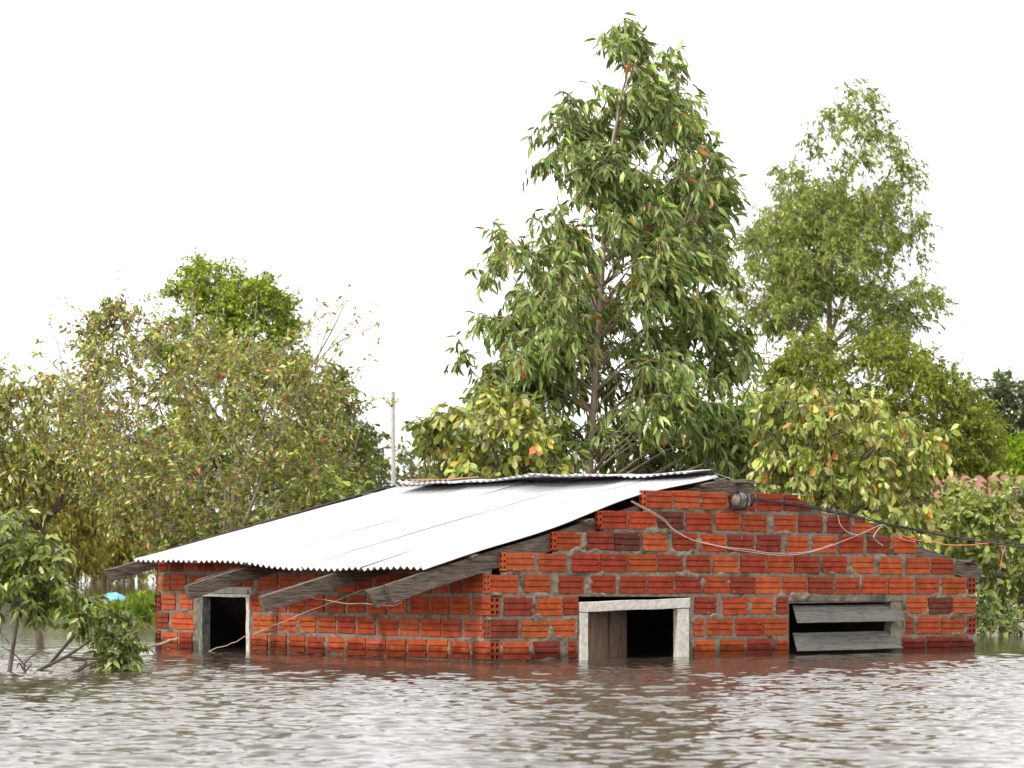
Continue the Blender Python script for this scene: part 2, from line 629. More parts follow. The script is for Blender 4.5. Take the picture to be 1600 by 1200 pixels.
FR = {
    1: [(r1(1028), r1(1185), 'r', 'A'), (r1(1197), r1(1345)), (r1(1358), r1(1508)), (1139, 1180, 'm'), (1184, 1222, 'm', 'A'), (1226, 1267, 'd', 'C')],
    2: [(r1(765), r1(915), 'm', 'A'), (r1(925), r1(1085), 'r'), (r1(1100), r1(1250), 'v'), (r1(1268), r1(1418), 'm'), (r1(1445), r1(1585), 'r'),
        (r2(135), r2(260)), (r2(300), r2(415)), (r2(430), r2(553)), (r2(580), r2(698)), (r2(715), r2(835), 'o', 'C')],
    3: [(r1(495), r1(655), 'm', 'A'), (r1(670), r1(835), 'd'), (r1(842), r1(990), 'v'), (r1(1010), r1(1155), 'o'), (r1(1190), r1(1330), 'm'), (r1(1350), r1(1500), 'r'),
        (r2(60), r2(192), 'd'), (r2(210), r2(335)), (r2(362), r2(475), 'o'), (r2(505), r2(620), 'o'), (r2(640), r2(765), 'm'), (r2(785), r2(908)), (r2(920), r2(1040))],
    4: [(r1(195), r1(362), 'o', 'A'), (r1(390), r1(553), 'r'), (r1(590), r1(750), 'm'), (r1(757), r1(920), 'm'), (r1(928), r1(1090), 'r'), (r1(1097), r1(1252), 'm'), (r1(1262), r1(1410), 'm'), (r1(1430), r1(1578), 'o'),
        (r2(125), r2(258), 'm'), (r2(268), r2(395), 'r'), (r2(408), r2(535), 'm'), (r2(555), r2(678), 'm'), (r2(705), r2(820), 'o'), (r2(848), r2(968), 'o'), (r2(990), r2(1112), 'o'), (r2(1122), r2(1240), 'm')],
    5: [(r1(98), r1(265), 'r', 'A'), (r1(305), r1(460), 'r'), (r1(510), r1(655), 'm'), (r1(700), r1(845), 'm'), (r1(870), r1(1030), 'm'), (r1(1040), r1(1195), 'm'), (r1(1205), r1(1360), 'd'), (r1(1370), r1(1525), 'r'),
        (r2(70), r2(200), 'd'), (r2(205), r2(340), 'o'), (r2(345), r2(470), 'r'), (r2(480), r2(610), 'd'), (r2(620), r2(750), 'r'), (r2(760), r2(885), 'r'), (r2(895), r2(1025), 'o'), (r2(1040), r2(1160), 'r'), (r2(1175), r2(1300), 'r')],
    6: [(r1(185), r1(350), 'd'), (r1(365), r1(525), 'o'), (r1(540), r1(622), 'm'), (r1(1318), r1(1448), 'd'),
        (r2(35), r2(160), 'r'), (r2(175), r2(298), 'o'), (r2(315), r2(372), 'd'), (r2(985), r2(1098), 'o'), (r2(1103), r2(1228), 'v'), (r2(1232), r2(1350), 'o')],
    7: [(r1(100), r1(268), 'd', 'A'), (r1(287), r1(455), 'o'), (r1(468), r1(620), 'o'), (r1(1312), r1(1372), 'o'), (r1(1393), r1(1545), 'r'),
        (r2(103), r2(238), 'm'), (r2(245), r2(370), 'r'), (r2(985), r2(1030), 'd'), (r2(1050), r2(1162), 'r'), (r2(1172), r2(1292), 'r')],
    8: [(r1(172), r1(340), 'o'), (r1(352), r1(515), 'd'), (r1(570), r1(612), 'm'), (r1(1315), r1(1437), 'o'),
        (r2(20), r2(148), 'r'), (r2(160), r2(293), 'd'), (r2(305), r2(370), 'o'), (r2(968), r2(1090), 'd'), (r2(1098), r2(1220), 'd'), (r2(1225), r2(1342), 'd')],
}


def q3(z):
    return 150 + z / 3.75


def q4(z):
    return 420 + z / 3.75


LR = {
    8: [(q4(a), q4(b)) for a, b in ((-110, -18), (5, 100), (115, 210), (225, 325), (338, 443), (455, 565), (570, 680), (690, 800), (810, 918), (932, 1045), (1060, 1170))]
       + [(q3(388), q3(475), 'o'), (q3(485), q3(560), 'm'), (q3(915), q3(1000), 'o'), (q3(1020), q3(1110), 'o')],
    7: [(q4(a), q4(b)) for a, b in ((-52, 45), (60, 165), (172, 272), (285, 388), (400, 503), (517, 620), (640, 752), (765, 875), (890, 1003), (1010, 1125), (1145, 1250))]
       + [(q3(340), q3(422), 'd'), (q3(440), q3(575), 'o'), (q3(918), q3(945), 'o'), (q3(952), q3(1058), 'o')],
    6: [(q4(a), q4(b)) for a, b in ((-96, -6), (5, 100), (115, 212), (222, 322), (340, 440), (460, 565), (580, 685), (693, 805), (822, 930), (940, 1053), (1062, 1172))]
       + [(q3(385), q3(462), 'o'), (q3(490), q3(565), 'o'), (q3(905), q3(940), 'm')],
    5: [(q4(a), q4(b)) for a, b in ((-70, 48), (60, 165), (178, 278), (290, 385), (395, 505), (520, 605), (620, 720), (735, 835), (850, 950), (965, 1045), (1060, 1130), (1138, 1250))]
       + [(q3(342), q3(372), 'o'), (q3(380), q3(430), 'o'), (q3(440), q3(525), 'o'), (q3(548), q3(640), 'r'), (q3(655), q3(745), 'm'), (q3(760), q3(850), 'm'), (q3(862), q3(930), 'm')],
    4: [(q3(a), q3(b)) for a, b in ((345, 420), (430, 505), (518, 598), (605, 690), (698, 785), (795, 880), (890, 985))]
       + [(q4(a), q4(b)) for a, b in ((-20, 75), (88, 180), (192, 290), (300, 400), (412, 510), (522, 625), (638, 740), (752, 850), (862, 965), (978, 1085), (1098, 1205))],
}

# openings: window in the gable wall, louvre window, doorway in the eave wall
W1 = (fs(903), fs(1078), -1.0, fz(930, 1.7))
W2 = (fs(1233), fs(1412), -1.0, fz(935, 3.6))
DR = (ly(391.5), ly(309), -1.0, lz(927, 3.7))


def wall_sheet(name, length, rows, openings, tilt, mirror, seed, ztop_fn, a_start=0.012):
    """mortar bed as a rough sheet that swells into the joints and smears over brick edges"""
    st = 0.0095
    a = np.arange(a_start, length - .01 + st / 2, st)
    z = np.arange(-0.35, 1.34, st)
    A, Z = np.meshgrid(a, z)
    D = np.full(A.shape, -0.05)
    clean = np.zeros(A.shape, bool)
    for row in rows:
        b0, b1, z0 = row[:3]
        i0, i1 = np.searchsorted(a, (b0 - .06, b1 + .06))
        j0, j1 = np.searchsorted(z, (z0 - .06, z0 + H + .06))
        As, Zs = A[j0:j1, i0:i1], Z[j0:j1, i0:i1]
        m = np.minimum(np.minimum(As - b0, b1 - As), np.minimum(Zs - z0, z0 + H - Zs))
        D[j0:j1, i0:i1] = np.maximum(D[j0:j1, i0:i1], m)
        if len(row) > 3:
            clean[j0:j1, i0:i1] |= (m > -.004)
    n1 = fbm(A * 26, Z * 26, 0, seed, 3)
    n2 = fbm(A * 7, Z * 10, 3.3, seed + 9, 5)
    smear = np.clip((n2 - 0.54) * 7, 0, 1)
    h = -0.0085 + 0.012 * (n1 - 0.5) + 0.015 * smear - np.maximum(D, 0) * (0.85 - 0.45 * smear)
    h = np.where((D > 0.035) | clean, -0.03, np.maximum(h, -0.03))
    keep = (Z[:-1, :-1] + st / 2 < ztop_fn(A[:-1, :-1] + st / 2))
    Ac, Zc = A[:-1, :-1] + st / 2, Z[:-1, :-1] + st / 2
    for (o0, o1, oz0, oz1) in openings:
        keep &= ~((Ac > o0) & (Ac < o1) & (Zc > oz0) & (Zc < oz1))
    Zt = Z + tilt * A
    idx = np.arange(A.size).reshape(A.shape)
    Q = np.stack([idx[:-1, :-1], idx[:-1, 1:], idx[1:, 1:], idx[1:, :-1]], -1)[keep]
    if mirror:
        V1 = np.stack([-h, A, Zt], -1).reshape(-1, 3)
        V2 = np.stack([np.full(A.shape, W - .004), A, Zt], -1).reshape(-1, 3)
        Qf, Qb = Q[:, ::-1], Q
    else:
        V1 = np.stack([A, -h, Zt], -1).reshape(-1, 3)
        V2 = np.stack([A, np.full(A.shape, W - .004), Zt], -1).reshape(-1, 3)
        Qf, Qb = Q, Q[:, ::-1]
    # boundary edges -> closing rim
    E = {}
    for q in Q:
        for i in range(4):
            e = (q[i], q[(i + 1) % 4])
            if (e[1], e[0]) in E:
                del E[(e[1], e[0])]
            else:
                E[e] = 1
    n = len(V1)
    rim = np.array([(e[0], e[0] + n, e[1] + n, e[1]) for e in E])
    if mirror:
        rim = rim[:, ::-1]
    V = np.concatenate([V1, V2])
    Fq = np.concatenate([Qf, Qb + n, rim])
    used = np.unique(Fq)
    remap = np.zeros(len(V), int)
    remap[used] = np.arange(len(used))
    me = np_mesh(name, V[used], remap[Fq], M['mortar'], False)
    me.materials.append(M['inner_shade'])
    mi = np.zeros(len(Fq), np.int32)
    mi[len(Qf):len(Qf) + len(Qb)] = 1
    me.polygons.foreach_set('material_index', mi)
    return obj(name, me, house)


def front_spans():
    out = {}
    for k, lst in FR.items():
        out[k] = [(max(fs(t[0]), 0.0), min(fs(t[1]), LF)) + tuple(t[2:]) for t in lst]
    return out


FS = front_spans()
starts = {k: min(t[0] for t in v) for k, v in FS.items()}
ends = {k: max(t[1] for t in v) for k, v in FS.items()}


def front_top(a):
    zt = np.full(a.shape, zrow(4) - .012)
    for k in (4, 3, 2, 1):
        e = ends[k] - (.12 if k in (1, 2) else 0)
        ins = (a > starts[k] + .022) & (a < e)
        zt = np.where(ins, zrow(k) + H - .006, zt)
    lowl = a < starts[4]
    zt = np.where(lowl, zrow(5) + H - .004, zt)
    zt = np.where(a > ends[4], zrow(5) + H - .004, zt)
    return zt


rows = []
for k, lst in FS.items():
    rows += [(t[0], t[1], zrow(k)) for t in lst]
for k in (6, 8):
    rows.append((0.0, W, zrow(k), 1))
for k in (5, 7):
    rows.append((LF - W, LF, zrow(k), 1))
wall_f = wall_sheet('gable_wall', LF, rows, [W1, W2], TF, False, 40, front_top)
wall_f['label'] = 'stepped gable wall of red hollow bricks and rough mortar'
for k, lst in FS.items():
    for t in lst:
        tone = t[2] if len(t) > 2 else None
        sp = t[3] if len(t) > 3 else None
        place_brick(wall_f, 'F', t[0], t[1], k, tone, 'A' if sp == 'A' else None, sp == 'C')
for k in (5, 7):
    place_brick(wall_f, 'R', LF - W, LF, k, 'd', 'A')

LS = {k: [(ly(t[1]), min(ly(t[0]), LL)) + tuple(t[2:]) for t in v] for k, v in LR.items()}
rows = []
for k, lst in LS.items():
    rows += [(t[0], t[1], zrow(k)) for t in lst]
for k in (6, 8):
    rows.append((0.0, ly(q4(1190)), zrow(k)))
    rows.append((LL - W, LL, zrow(k), 1))
wall_l = wall_sheet('eave_wall', LL, rows, [DR], TL, True, 70, lambda a: np.full(a.shape, zrow(4) + H - .01), W + .002)
wall_l['label'] = 'long brick wall under the eave with a dark doorway'
for k, lst in LS.items():
    for t in lst:
        place_brick(wall_l, 'L', t[0], t[1], k, t[2] if len(t) > 2 else brnd.choice('oorrrrml'))
for k in (6, 8):
    place_brick(wall_l, 'L', 0.0, ly(q4(1190)), k, 'r', 'B')
    place_brick(wall_l, 'B', LL - W, LL, k, 'd', 'B')


def box_mesh(name, x0, x1, y0, y1, z0, z1, mat, bev=0.004, jit=0.0, seg=1, seed=0, rag=0.0):
    """board with chamfered long edges, several stations along its longest side, slightly warped"""
    r = random.Random(seed)
    d = [x1 - x0, y1 - y0, z1 - z0]
    ax = d.index(max(d))
    o = [i for i in range(3) if i != ax]
    lo = (x0, y0, z0)
    sec = [(bev, 0), (d[o[0]] - bev, 0), (d[o[0]], bev), (d[o[0]], d[o[1]] - bev), (d[o[0]] - bev, d[o[1]]), (bev, d[o[1]]), (0, d[o[1]] - bev), (0, bev)]
    V, Fc = [], []
    for i in range(seg + 1):
        t = i / seg
        w = [r.uniform(-jit, jit) for _ in range(2)]
        for (a, b) in sec:
            p = [0, 0, 0]
            p[ax] = lo[ax] + d[ax] * t + (r.uniform(-rag, rag) if i in (0, seg) else 0)
            p[o[0]] = lo[o[0]] + a + w[0] + r.uniform(-jit, jit) * .5
            p[o[1]] = lo[o[1]] + b + w[1] + r.uniform(-jit, jit) * .5
            V.append(p)
    for i in range(seg):
        for j in range(8):
            a, b = i * 8 + j, i * 8 + (j + 1) % 8
            Fc.append((a, b, b + 8, a + 8))
    Fc.append(tuple(reversed(range(8))))
    Fc.append(tuple(range(seg * 8, seg * 8 + 8)))
    if ax == 1:
        Fc = [f[::-1] for f in Fc]
    return py_mesh(name, V, Fc, mat)


def plain_wall(name, x0, x1, y0, y1, z0, z1):
    return obj(name, box_mesh(name, x0, x1, y0, y1, z0, z1, M['inner_shade'], .003, .004, 6, 5), house)


# the two walls turned away from the camera
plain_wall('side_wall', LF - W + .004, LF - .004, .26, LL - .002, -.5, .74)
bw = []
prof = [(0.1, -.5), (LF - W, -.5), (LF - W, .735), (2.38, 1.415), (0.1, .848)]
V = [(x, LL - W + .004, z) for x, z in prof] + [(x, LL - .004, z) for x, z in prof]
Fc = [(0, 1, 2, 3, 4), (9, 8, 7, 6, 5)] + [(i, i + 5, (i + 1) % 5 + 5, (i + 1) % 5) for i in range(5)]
obj('back_wall', py_mesh('back_wall', V, Fc, M['inner_shade']), house)


# ---- rafters: boards lying in planes across the house
def rafter(x0, x1, y0, th, zc_fn, h, seed, cut=0.05, sag=0.0):
    r = random.Random(seed)
    n = 10
    V, Fc = [], []
    for i in range(n + 1):
        t = i / n
        x = x0 + (x1 - x0) * t
        zc = zc_fn(x) + r.uniform(-.003, .003)
        wob = r.uniform(-.003, .003)
        for (a, b) in ((0, -1), (1, -1), (1, 1), (0, 1)):
            xx = x
            if i == 0:
                xx = x0 + (cut if b < 0 else 0)
            V.append((xx, y0 + a * th + wob, zc + b * h / 2 + r.uniform(-.003, .003)))
    for i in range(n):
        for j in range(4):
            a, b = i * 4 + j, i * 4 + (j + 1) % 4
            Fc.append((a, b, b + 4, a + 4))
    Fc.append((3, 2, 1, 0))
    Fc.append((n * 4, n * 4 + 1, n * 4 + 2, n * 4 + 3))
    return obj('rafter', py_mesh('rafter', V, Fc, M['wood']), house)


def zl(x):
    return 0.732 + 0.252 * x


def zr(x):
    return 1.337 - 0.243 * (x - 2.4)


rafter(-0.88, 2.42, 0.092, 0.035, zl, 0.135, 1, cut=.07)
rafter(-1.02, 1.2, 0.130, 0.035, lambda x: zl(x) - .006, 0.120, 2, cut=.10)
rafter(-1.17, 2.42, 1.29, 0.05, lambda x: zl(x) - .012, 0.120, 3, cut=.03)
rafter(-0.90, 2.42, 2.80, 0.05, lambda x: zl(x) - .008, 0.115, 4, cut=.03)
rafter(-0.78, 1.0, 2.86, 0.03, lambda x: zl(x) + .035, 0.05, 14, cut=.03)
rafter(-0.52, 0.3, 4.74, 0.05, lambda x: zl(x) + .012, 0.110, 5, cut=.06)
rafter(5.36, 2.34, 0.128, 0.035, zr, 0.125, 6, cut=-.05)
rafter(5.30, 2.34, 2.40, 0.05, zr, 0.125, 7, cut=-.05)
rafter(5.30, 2.34, 4.60, 0.05, zr, 0.125, 8, cut=-.05)


def batten(x, z, y0, y1, w, h, seed, slope=0.25):
    o = obj('batten', box_mesh('batten', -w / 2, w / 2, y0, y1, -h / 2, h / 2, M['wood'], .004, .002, 6, seed, .01), house, (x, 0, z), (0, -math.atan(slope), 0))
    return o


batten(-0.11, zl(-.11) + .079, .03, 4.7, .06, .022, 21)
batten(0.97, zl(.97) + .079, .02, 4.7, .07, .022, 22)
batten(2.16, zl(2.16) + .07, .0, 4.7, .10, .026, 23, .20)
batten(2.58, zr(2.58) + .083, -.02, 4.7, .09, .028, 24, -.1)
batten(3.62, zr(3.62) + .08, .05, 4.7, .07, .025, 25, -.24)
batten(5.18, zr(5.18) + .078, .05, 4.7, .08, .025, 26, -.24)
# short post under the ridge
obj('post', box_mesh('post', 2.27, 2.35, .092, .127, 1.06, 1.36, M['wood'], .004, .003, 4, 9), house)
obj('wall_plate', box_mesh('wall_plate', .09, .15, .3, 4.7, .715, .775, M['wood'], .004, .003, 6, 10), house)


# ---- corrugated sheets
def sheet_z(x):
    return 0.838 + 0.2465 * x


def sheet(y0, y1, xe0, xe1, xr, lift, seed, zfn, skew=0.0, nx=26, mat=None, name='roof_sheet', wave=0.088, amp=0.0125):
    r = np.random.default_rng(seed)
    ny = max(8, int((y1 - y0) / wave * 8))
    ys = np.linspace(0, 1, ny)
    xs = np.linspace(0, 1, nx)
    U, Vv = np.meshgrid(xs, ys)
    Yb = y0 + (y1 - y0) * Vv
    xe = xe0 + (xe1 - xe0) * Vv
    Xb = xe + (xr - xe) * U
    Ys = Yb + skew * U * (Yb / 4.7)
    Z = zfn(Xb, Yb) + lift + amp * np.cos(2 * math.pi * Yb / wave + seed)
    Z = Z + 0.014 * (fbm(Xb * 1.3, Yb * 1.6, seed * 1.7, seed, 3) - .5)
    edge = np.exp(-U * 14)
    Z = Z + edge * 0.022 * (fbm(Yb * 2.3, seed + U * 0, 0, seed + 3, 2) - .62)
    V = np.stack([Xb, Ys, Z], -1)
    th = 0.0012
    V2 = V.copy()
    V2[..., 2] -= th
    idx = np.arange(nx * ny).reshape(ny, nx)
    Q = np.stack([idx[:-1, :-1], idx[:-1, 1:], idx[1:, 1:], idx[1:, :-1]], -1).reshape(-1, 4)
    n = nx * ny
    b = np.concatenate([idx[0, :], idx[1:, -1], idx[-1, -2::-1], idx[-2:0:-1, 0]])
    rim = np.stack([b, b + n, np.roll(b, -1) + n, np.roll(b, -1)], -1)
    me = np_mesh(name, np.concatenate([V.reshape(-1, 3), V2.reshape(-1, 3)]), np.concatenate([Q, Q[:, ::-1] + n, rim]), mat or M['zinc'], True)
    return obj(name, me, house)


def zleft(x, y):
    near = np.clip(1 - (y - .05) / 1.5, 0, 1) ** 1.5
    b = 0.062 * near * np.exp(-((x - 1.45) / .62) ** 2)
    return sheet_z(x) + b - 0.045 * np.exp(-((y - 1.5) / 0.9) ** 2) * np.clip((-.05 - x), 0, 1) + .005 * np.sin(y * 2.2 + 1)


pan = [(0.06, 0.93), (0.88, 1.78), (1.73, 2.66), (2.61, 3.52), (3.47, 4.64)]
eav = [(-.57, -.545), (-.555, -.50), (-.50, -.455), (-.44, -.395), (-.375, -.325)]
for i, ((a, b), (e0, e1)) in enumerate(zip(pan, eav)):
    sheet(a, b, e0, e1, 2.34 if i else 2.30, .006 * (i % 2), 50 + i, zleft, skew=-.18)


def zright(x, y):
    z = 1.442 - 0.245 * (x - 2.38)
    flap = 1.452 - (2.38 - x) * (0.02 + .06 * np.sin(y * 2.3 + .4)) + .010 * np.sin(y * 2.9 + .6) + .006 * np.sin(y * 6.1)
    return np.where(x < 2.38, flap, z)


ov = [(2.12, 2.17), (2.05, 2.02), (2.10, 2.06), (1.98, 2.05)]
for i, (a, b) in enumerate([(0.20, 1.2), (1.14, 2.2), (2.13, 3.2), (3.14, 4.05)]):
    sheet(a, b, ov[i][0], ov[i][1], 2.62 if i == 0 else 5.36, .004 * (i % 2), 60 + i, zright, nx=14 if i == 0 else 34, amp=.009)
sheet(0.62, 1.2, 2.56, 2.56, 5.30, -.004, 66, zright, nx=30, amp=.009)
sheet(4.0, 4.76, 2.40, 2.40, 5.36, 0, 67, zright, nx=30, amp=.009)
sheet(3.25, 4.0, 2.02, 2.1, 2.6, .03, 71, zright, nx=14, mat=M['rust'], name='ridge_cap', amp=.008)


# ---- window with white frame in the gable wall
def fpt(px, py, y=0.0):
    """point on the plane y (house frame) behind the gable wall seen at px, py"""
    t = (px - 800) / F
    s = ((D0 + y * CT) * t - X0 + y * ST) / (CT - ST * t)
    Yw = D0 + s * ST + y * CT
    return s, CAMZ + (HZ - py) / F * Yw


wf = obj('window_frame', box_mesh('window_frame', W1[0] - .002, W1[0] + .010, .01, .085, -.3, W1[3] - .01, M['mortar'], .002, .001, 4, 31), house)
wf['label'] = 'white painted wooden frame of the flooded window'
s0, za = fpt(905, 949)
s1, zb = fpt(1077, 943)
lin = obj('lintel', box_mesh('lintel', 0, s1 - s0, -.012, .05, -.038, .038, M['white_wood'], .003, .002, 6, 32), wf, (s0, 0, za + .003), (0, -math.atan2(zb - za, s1 - s0), 0))
j0, _ = fpt(905, 1000)
j1, _ = fpt(918, 1000)
obj('jamb', box_mesh('jamb', j0 + .002, j1, -.008, .05, -.3, za - .040, M['white_wood'], .003, .002, 6, 33), wf)
j0, _ = fpt(1058, 1000)
j1, _ = fpt(1076, 1000)
obj('jamb', box_mesh('jamb', j0, j1 - .002, -.008, .05, -.3, zb - .040, M['white_wood'], .003, .002, 6, 34), wf)
# inward-opened plank shutter
sh = obj('shutter', box_mesh('shutter', 0, .82, .026, .05, .02, .07, M['wood_brown'], .003, .002, 3, 35), house, (W1[0] + .10, .07, 0), (0, 0, math.radians(24)))
sh['label'] = 'weathered plank shutter standing open behind the window frame'
x = 0.0
for i, (w, top, dy) in enumerate(((.155, .375, 0), (.20, .37, .004), (.13, .365, .016), (.16, .36, .003), (.15, .36, .01))):
    obj('plank', box_mesh('plank', x, x + w - .008, dy, dy + .02, -.3, top, M['wood_brown'], .003, .002, 5, 36 + i, .006), sh)
    x += w

# ---- louvre window
lv = obj('louvre_window', box_mesh('louvre_window', W2[0] + .0, W2[1] - .02, .03, .075, W2[3] - .035, W2[3] - .004, M['concrete'], .002, .001, 5, 45), house)
lv['label'] = 'louvre window with two tilted metal slats just above the water'
obj('jamb', box_mesh('jamb', W2[0] + .004, W2[0] + .02, .02, .08, -.3, W2[3] - .038, M['wood_brown'], .002, .001, 4, 46), lv)
s_r, _ = fpt(1394, 980)
obj('reveal', box_mesh('reveal', s_r, W2[1] + .002, .012, .084, -.3, W2[3] - .002, M['mortar'], .002, .004, 14, 47), lv)


def slat(pyt, pyb, seed):
    sa, zt = fpt(1238, pyt, .05)
    sb, _ = fpt(1392, pyt, .05)
    ca, zbt = fpt(1246, pyb, -.07)
    cb, _ = fpt(1412, pyb, -.07)
    n = 7
    r = random.Random(seed)
    V, Fc = [], []
    N = 9
    for i in range(n + 1):
        t = i / n
        rib = (0.004 if i in (1, 3) else 0)
        for j in range(N + 1):
            u = j / N
            s = (sa + (sb - sa) * u) * (1 - t) + (ca + (cb - ca) * u) * t
            V.append((s, .05 - .12 * t - rib + r.uniform(-.001, .001), zt + (zbt - zt) * t + rib + r.uniform(-.0015, .0015)))
    m = len(V)
    V += [(a, b + .004, c - .004) for a, b, c in V]
    k = N + 1
    for i in range(n):
        for j in range(N):
            a = i * k + j
            Fc.append((a, a + k, a + k + 1, a + 1))
            Fc.append((a + m, a + m + 1, a + m + k + 1, a + m + k))
    bd = [j for j in range(k)] + [i * k + N for i in range(1, n + 1)] + [n * k + j for j in range(N - 1, -1, -1)] + [i * k for i in range(n - 1, 0, -1)]
    for q in range(len(bd)):
        a, b = bd[q], bd[(q + 1) % len(bd)]
        Fc.append((a, b, b + m, a + m))
    obj('slat', py_mesh('slat', V, Fc, M['louvre']), lv)


slat(946, 973, 1)
slat(989, 1017, 2)

# ---- doorway in the eave wall
df = obj('door_frame', box_mesh('door_frame', -.006, .085, DR[0] - .02, DR[1] + .02, DR[3] - .002, DR[3] + .055, M['concrete'], .003, .003, 8, 51), house)
df['label'] = 'white and mossy frame of the dark doorway under the eave'
obj('lintel', box_mesh('lintel', -.014, .045, DR[0] - .005, DR[1] - .05, DR[3] - .03, DR[3] - .004, M['white_wood'], .003, .002, 6, 52), df)
obj('jamb', box_mesh('jamb', -.014, .045, DR[0] + .002, DR[0] + .05, -.3, DR[3] - .032, M['white_wood'], .003, .003, 6, 53), df)
M['moss_wood'] = mat_surface('mossy_paint', (0.05, 0.052, 0.042), (0.24, 0.25, 0.21), scale=(3, 3, 1), nscale=16, bump=0.4)
obj('jamb', box_mesh('jamb', -.008, .075, DR[1] - .085, DR[1] - .03, -.3, DR[3] - .032, M['moss_wood'], .003, .003, 6, 54), df)
obj('reveal', box_mesh('reveal', .004, .082, DR[1] - .028, DR[1] + .004, -.3, DR[3] - .004, M['mortar'], .003, .003, 12, 55), df)


# ------------------------------------------------------------------ wires, bundle, plug
def wire(name, pts, r, mat, label, cat, n=60, sides=5, parent=None, wob=0.0):
    L = smooth_line(pts, n)
    if wob:
        q = np.random.default_rng(len(pts) * 7 + n)
        L = L + np.stack([smooth_line(q.normal(0, wob, 12), n) if False else np.interp(np.linspace(0, 1, n), np.linspace(0, 1, 14), q.normal(0, wob, 14)) for _ in range(3)], -1)
    c = L[0].copy()
    v, f = tubes((L - c)[None], np.full((1, n), r), sides)
    o = obj(name, np_mesh(name, v, f, mat, True), parent, tuple(c))
    if label:
        tag(o, label, cat)
    return o


def fw(px, py, y):
    s, z = fpt(px, py, y)
    p = Vector((X0, D0, 0)) + Vector((s * CT - y * ST, s * ST + y * CT, z))
    return np.array(p)


def lw(px, py, x):
    t = (px - 800) / F
    y = ((X0 + x * CT) - t * (D0 + x * ST)) / (ST + CT * t)
    Yw = D0 + x * ST + y * CT
    return np.array(((px - 800) / F * Yw, Yw, CAMZ + (HZ - py) / F * Yw))


fe = [(1150, 772), (1172, 779), (1205, 784), (1260, 792), (1330, 807), (1400, 822)]
wire('power_cable', [fw(a, b, -.03) for a, b in fe] + [at(1480, 838, 24.9), at(1560, 850, 24.6), at(1680, 862, 24.2)], .007, M['dark_rubber'],
     'thick black twin cable sagging off the gable to the right', 'cable', 80)
wire('power_cable', [fw(a, b - 2.5, -.035) for a, b in fe] + [at(1480, 836.5, 24.85), at(1560, 847, 24.55), at(1680, 858, 24.15)], .0045, M['dark_rubber'],
     'thinner grey-black cable running along the top of the thick black cable', 'cable', 80, wob=.003)
pp = [(985, 784), (1005, 795), (1035, 812), (1050, 826), (1066, 837), (1090, 847), (1125, 855), (1170, 862), (1215, 866), (1260, 864), (1300, 853), (1345, 834), (1375, 820), (1388, 826), (1404, 840), (1430, 846)]
wire('pink_wire', [fw(a, b, -.025) for a, b in pp], .0030, M['pink'], 'pink twisted wire looping across the gable bricks', 'wire', 120, wob=.003)
wire('pink_wire', [fw(a, b - 2, -.018) for a, b in pp[:10]] + [fw(1300, 850, -.02)], .003, M['pale_wire'], 'pale wire twisted along with the pink wire on the gable', 'wire', 90, wob=.007)
wire('orange_wire', [fw(1400, 832, -.03), fw(1430, 844, -.03), at(1450, 844, 24.8), at(1475, 851, 24.75), at(1510, 852, 24.7), at(1545, 849, 24.65), at(1569, 855, 24.6), at(1565, 872, 24.6), at(1561, 890, 24.6)], .0042, M['orange_wire'],
     'orange wire strung from the gable end to the dangling black plug', 'wire', 70, wob=.004)
wire('pale_wire', [fw(1309, 805, -.02), fw(1313, 820, -.03), fw(1325, 832, -.03), fw(1342, 836, -.02)], .004, M['pale_wire'], 'short pale wire hanging in a hook below the cable', 'wire', 30)
wire('pale_wire', [fw(1378, 820, -.02), fw(1366, 836, -.04), fw(1367, 843, -.04), fw(1380, 853, -.03)], .004, M['pale_wire'], 'short bent pale wire end under the pink wire', 'wire', 30)
wire('pale_wire', [lw(398, 990, -.05), lw(440, 972, -.05), lw(500, 948, -.08), lw(560, 924, -.1), lw(605, 915, -.2)], .0036, M['pale_wire'], 'straight pale wire rising along the eave wall', 'wire', 40, wob=.004)
wire('pale_wire', [lw(468, 912, -.5), lw(480, 925, -.5), lw(490, 934, -.45), lw(515, 940, -.3), lw(560, 943, -.25), lw(605, 947, -.2), lw(628, 942, -.2)], .0036, M['pale_wire'],
     'curly pale wire hanging from the rafter end on the eave wall', 'wire', 50, wob=.005)
wire('pale_wire', [lw(308, 1030, -.3), lw(335, 1014, -.2), lw(360, 1006, -.1), lw(388, 993, -.03)], .0034, M['pale_wire'], 'thin pale wire slanting across the dark doorway', 'wire', 30, wob=.004)

plug_p = at(1561, 897, 24.6)
pl = thing('plug', 'small black plug dangling from the orange wire', 'plug', plug_p)
L = np.array([[0, 0, -.036], [0, 0, -.03], [0, 0, .02], [0, 0, .032], [0, 0, .045]])
v, f = tubes(L[None], np.array([[.008, .022, .022, .012, .006]]), 8)
obj('body', np_mesh('body', v, f, M['dark_rubber'], True), pl)
for sx in (-.009, .009):
    v, f = tubes(np.array([[[sx, 0, -.055], [sx, 0, -.03]]]), np.full((1, 2), .003), 5)
    obj('prong', np_mesh('prong', v, f, M['louvre'], True), pl)

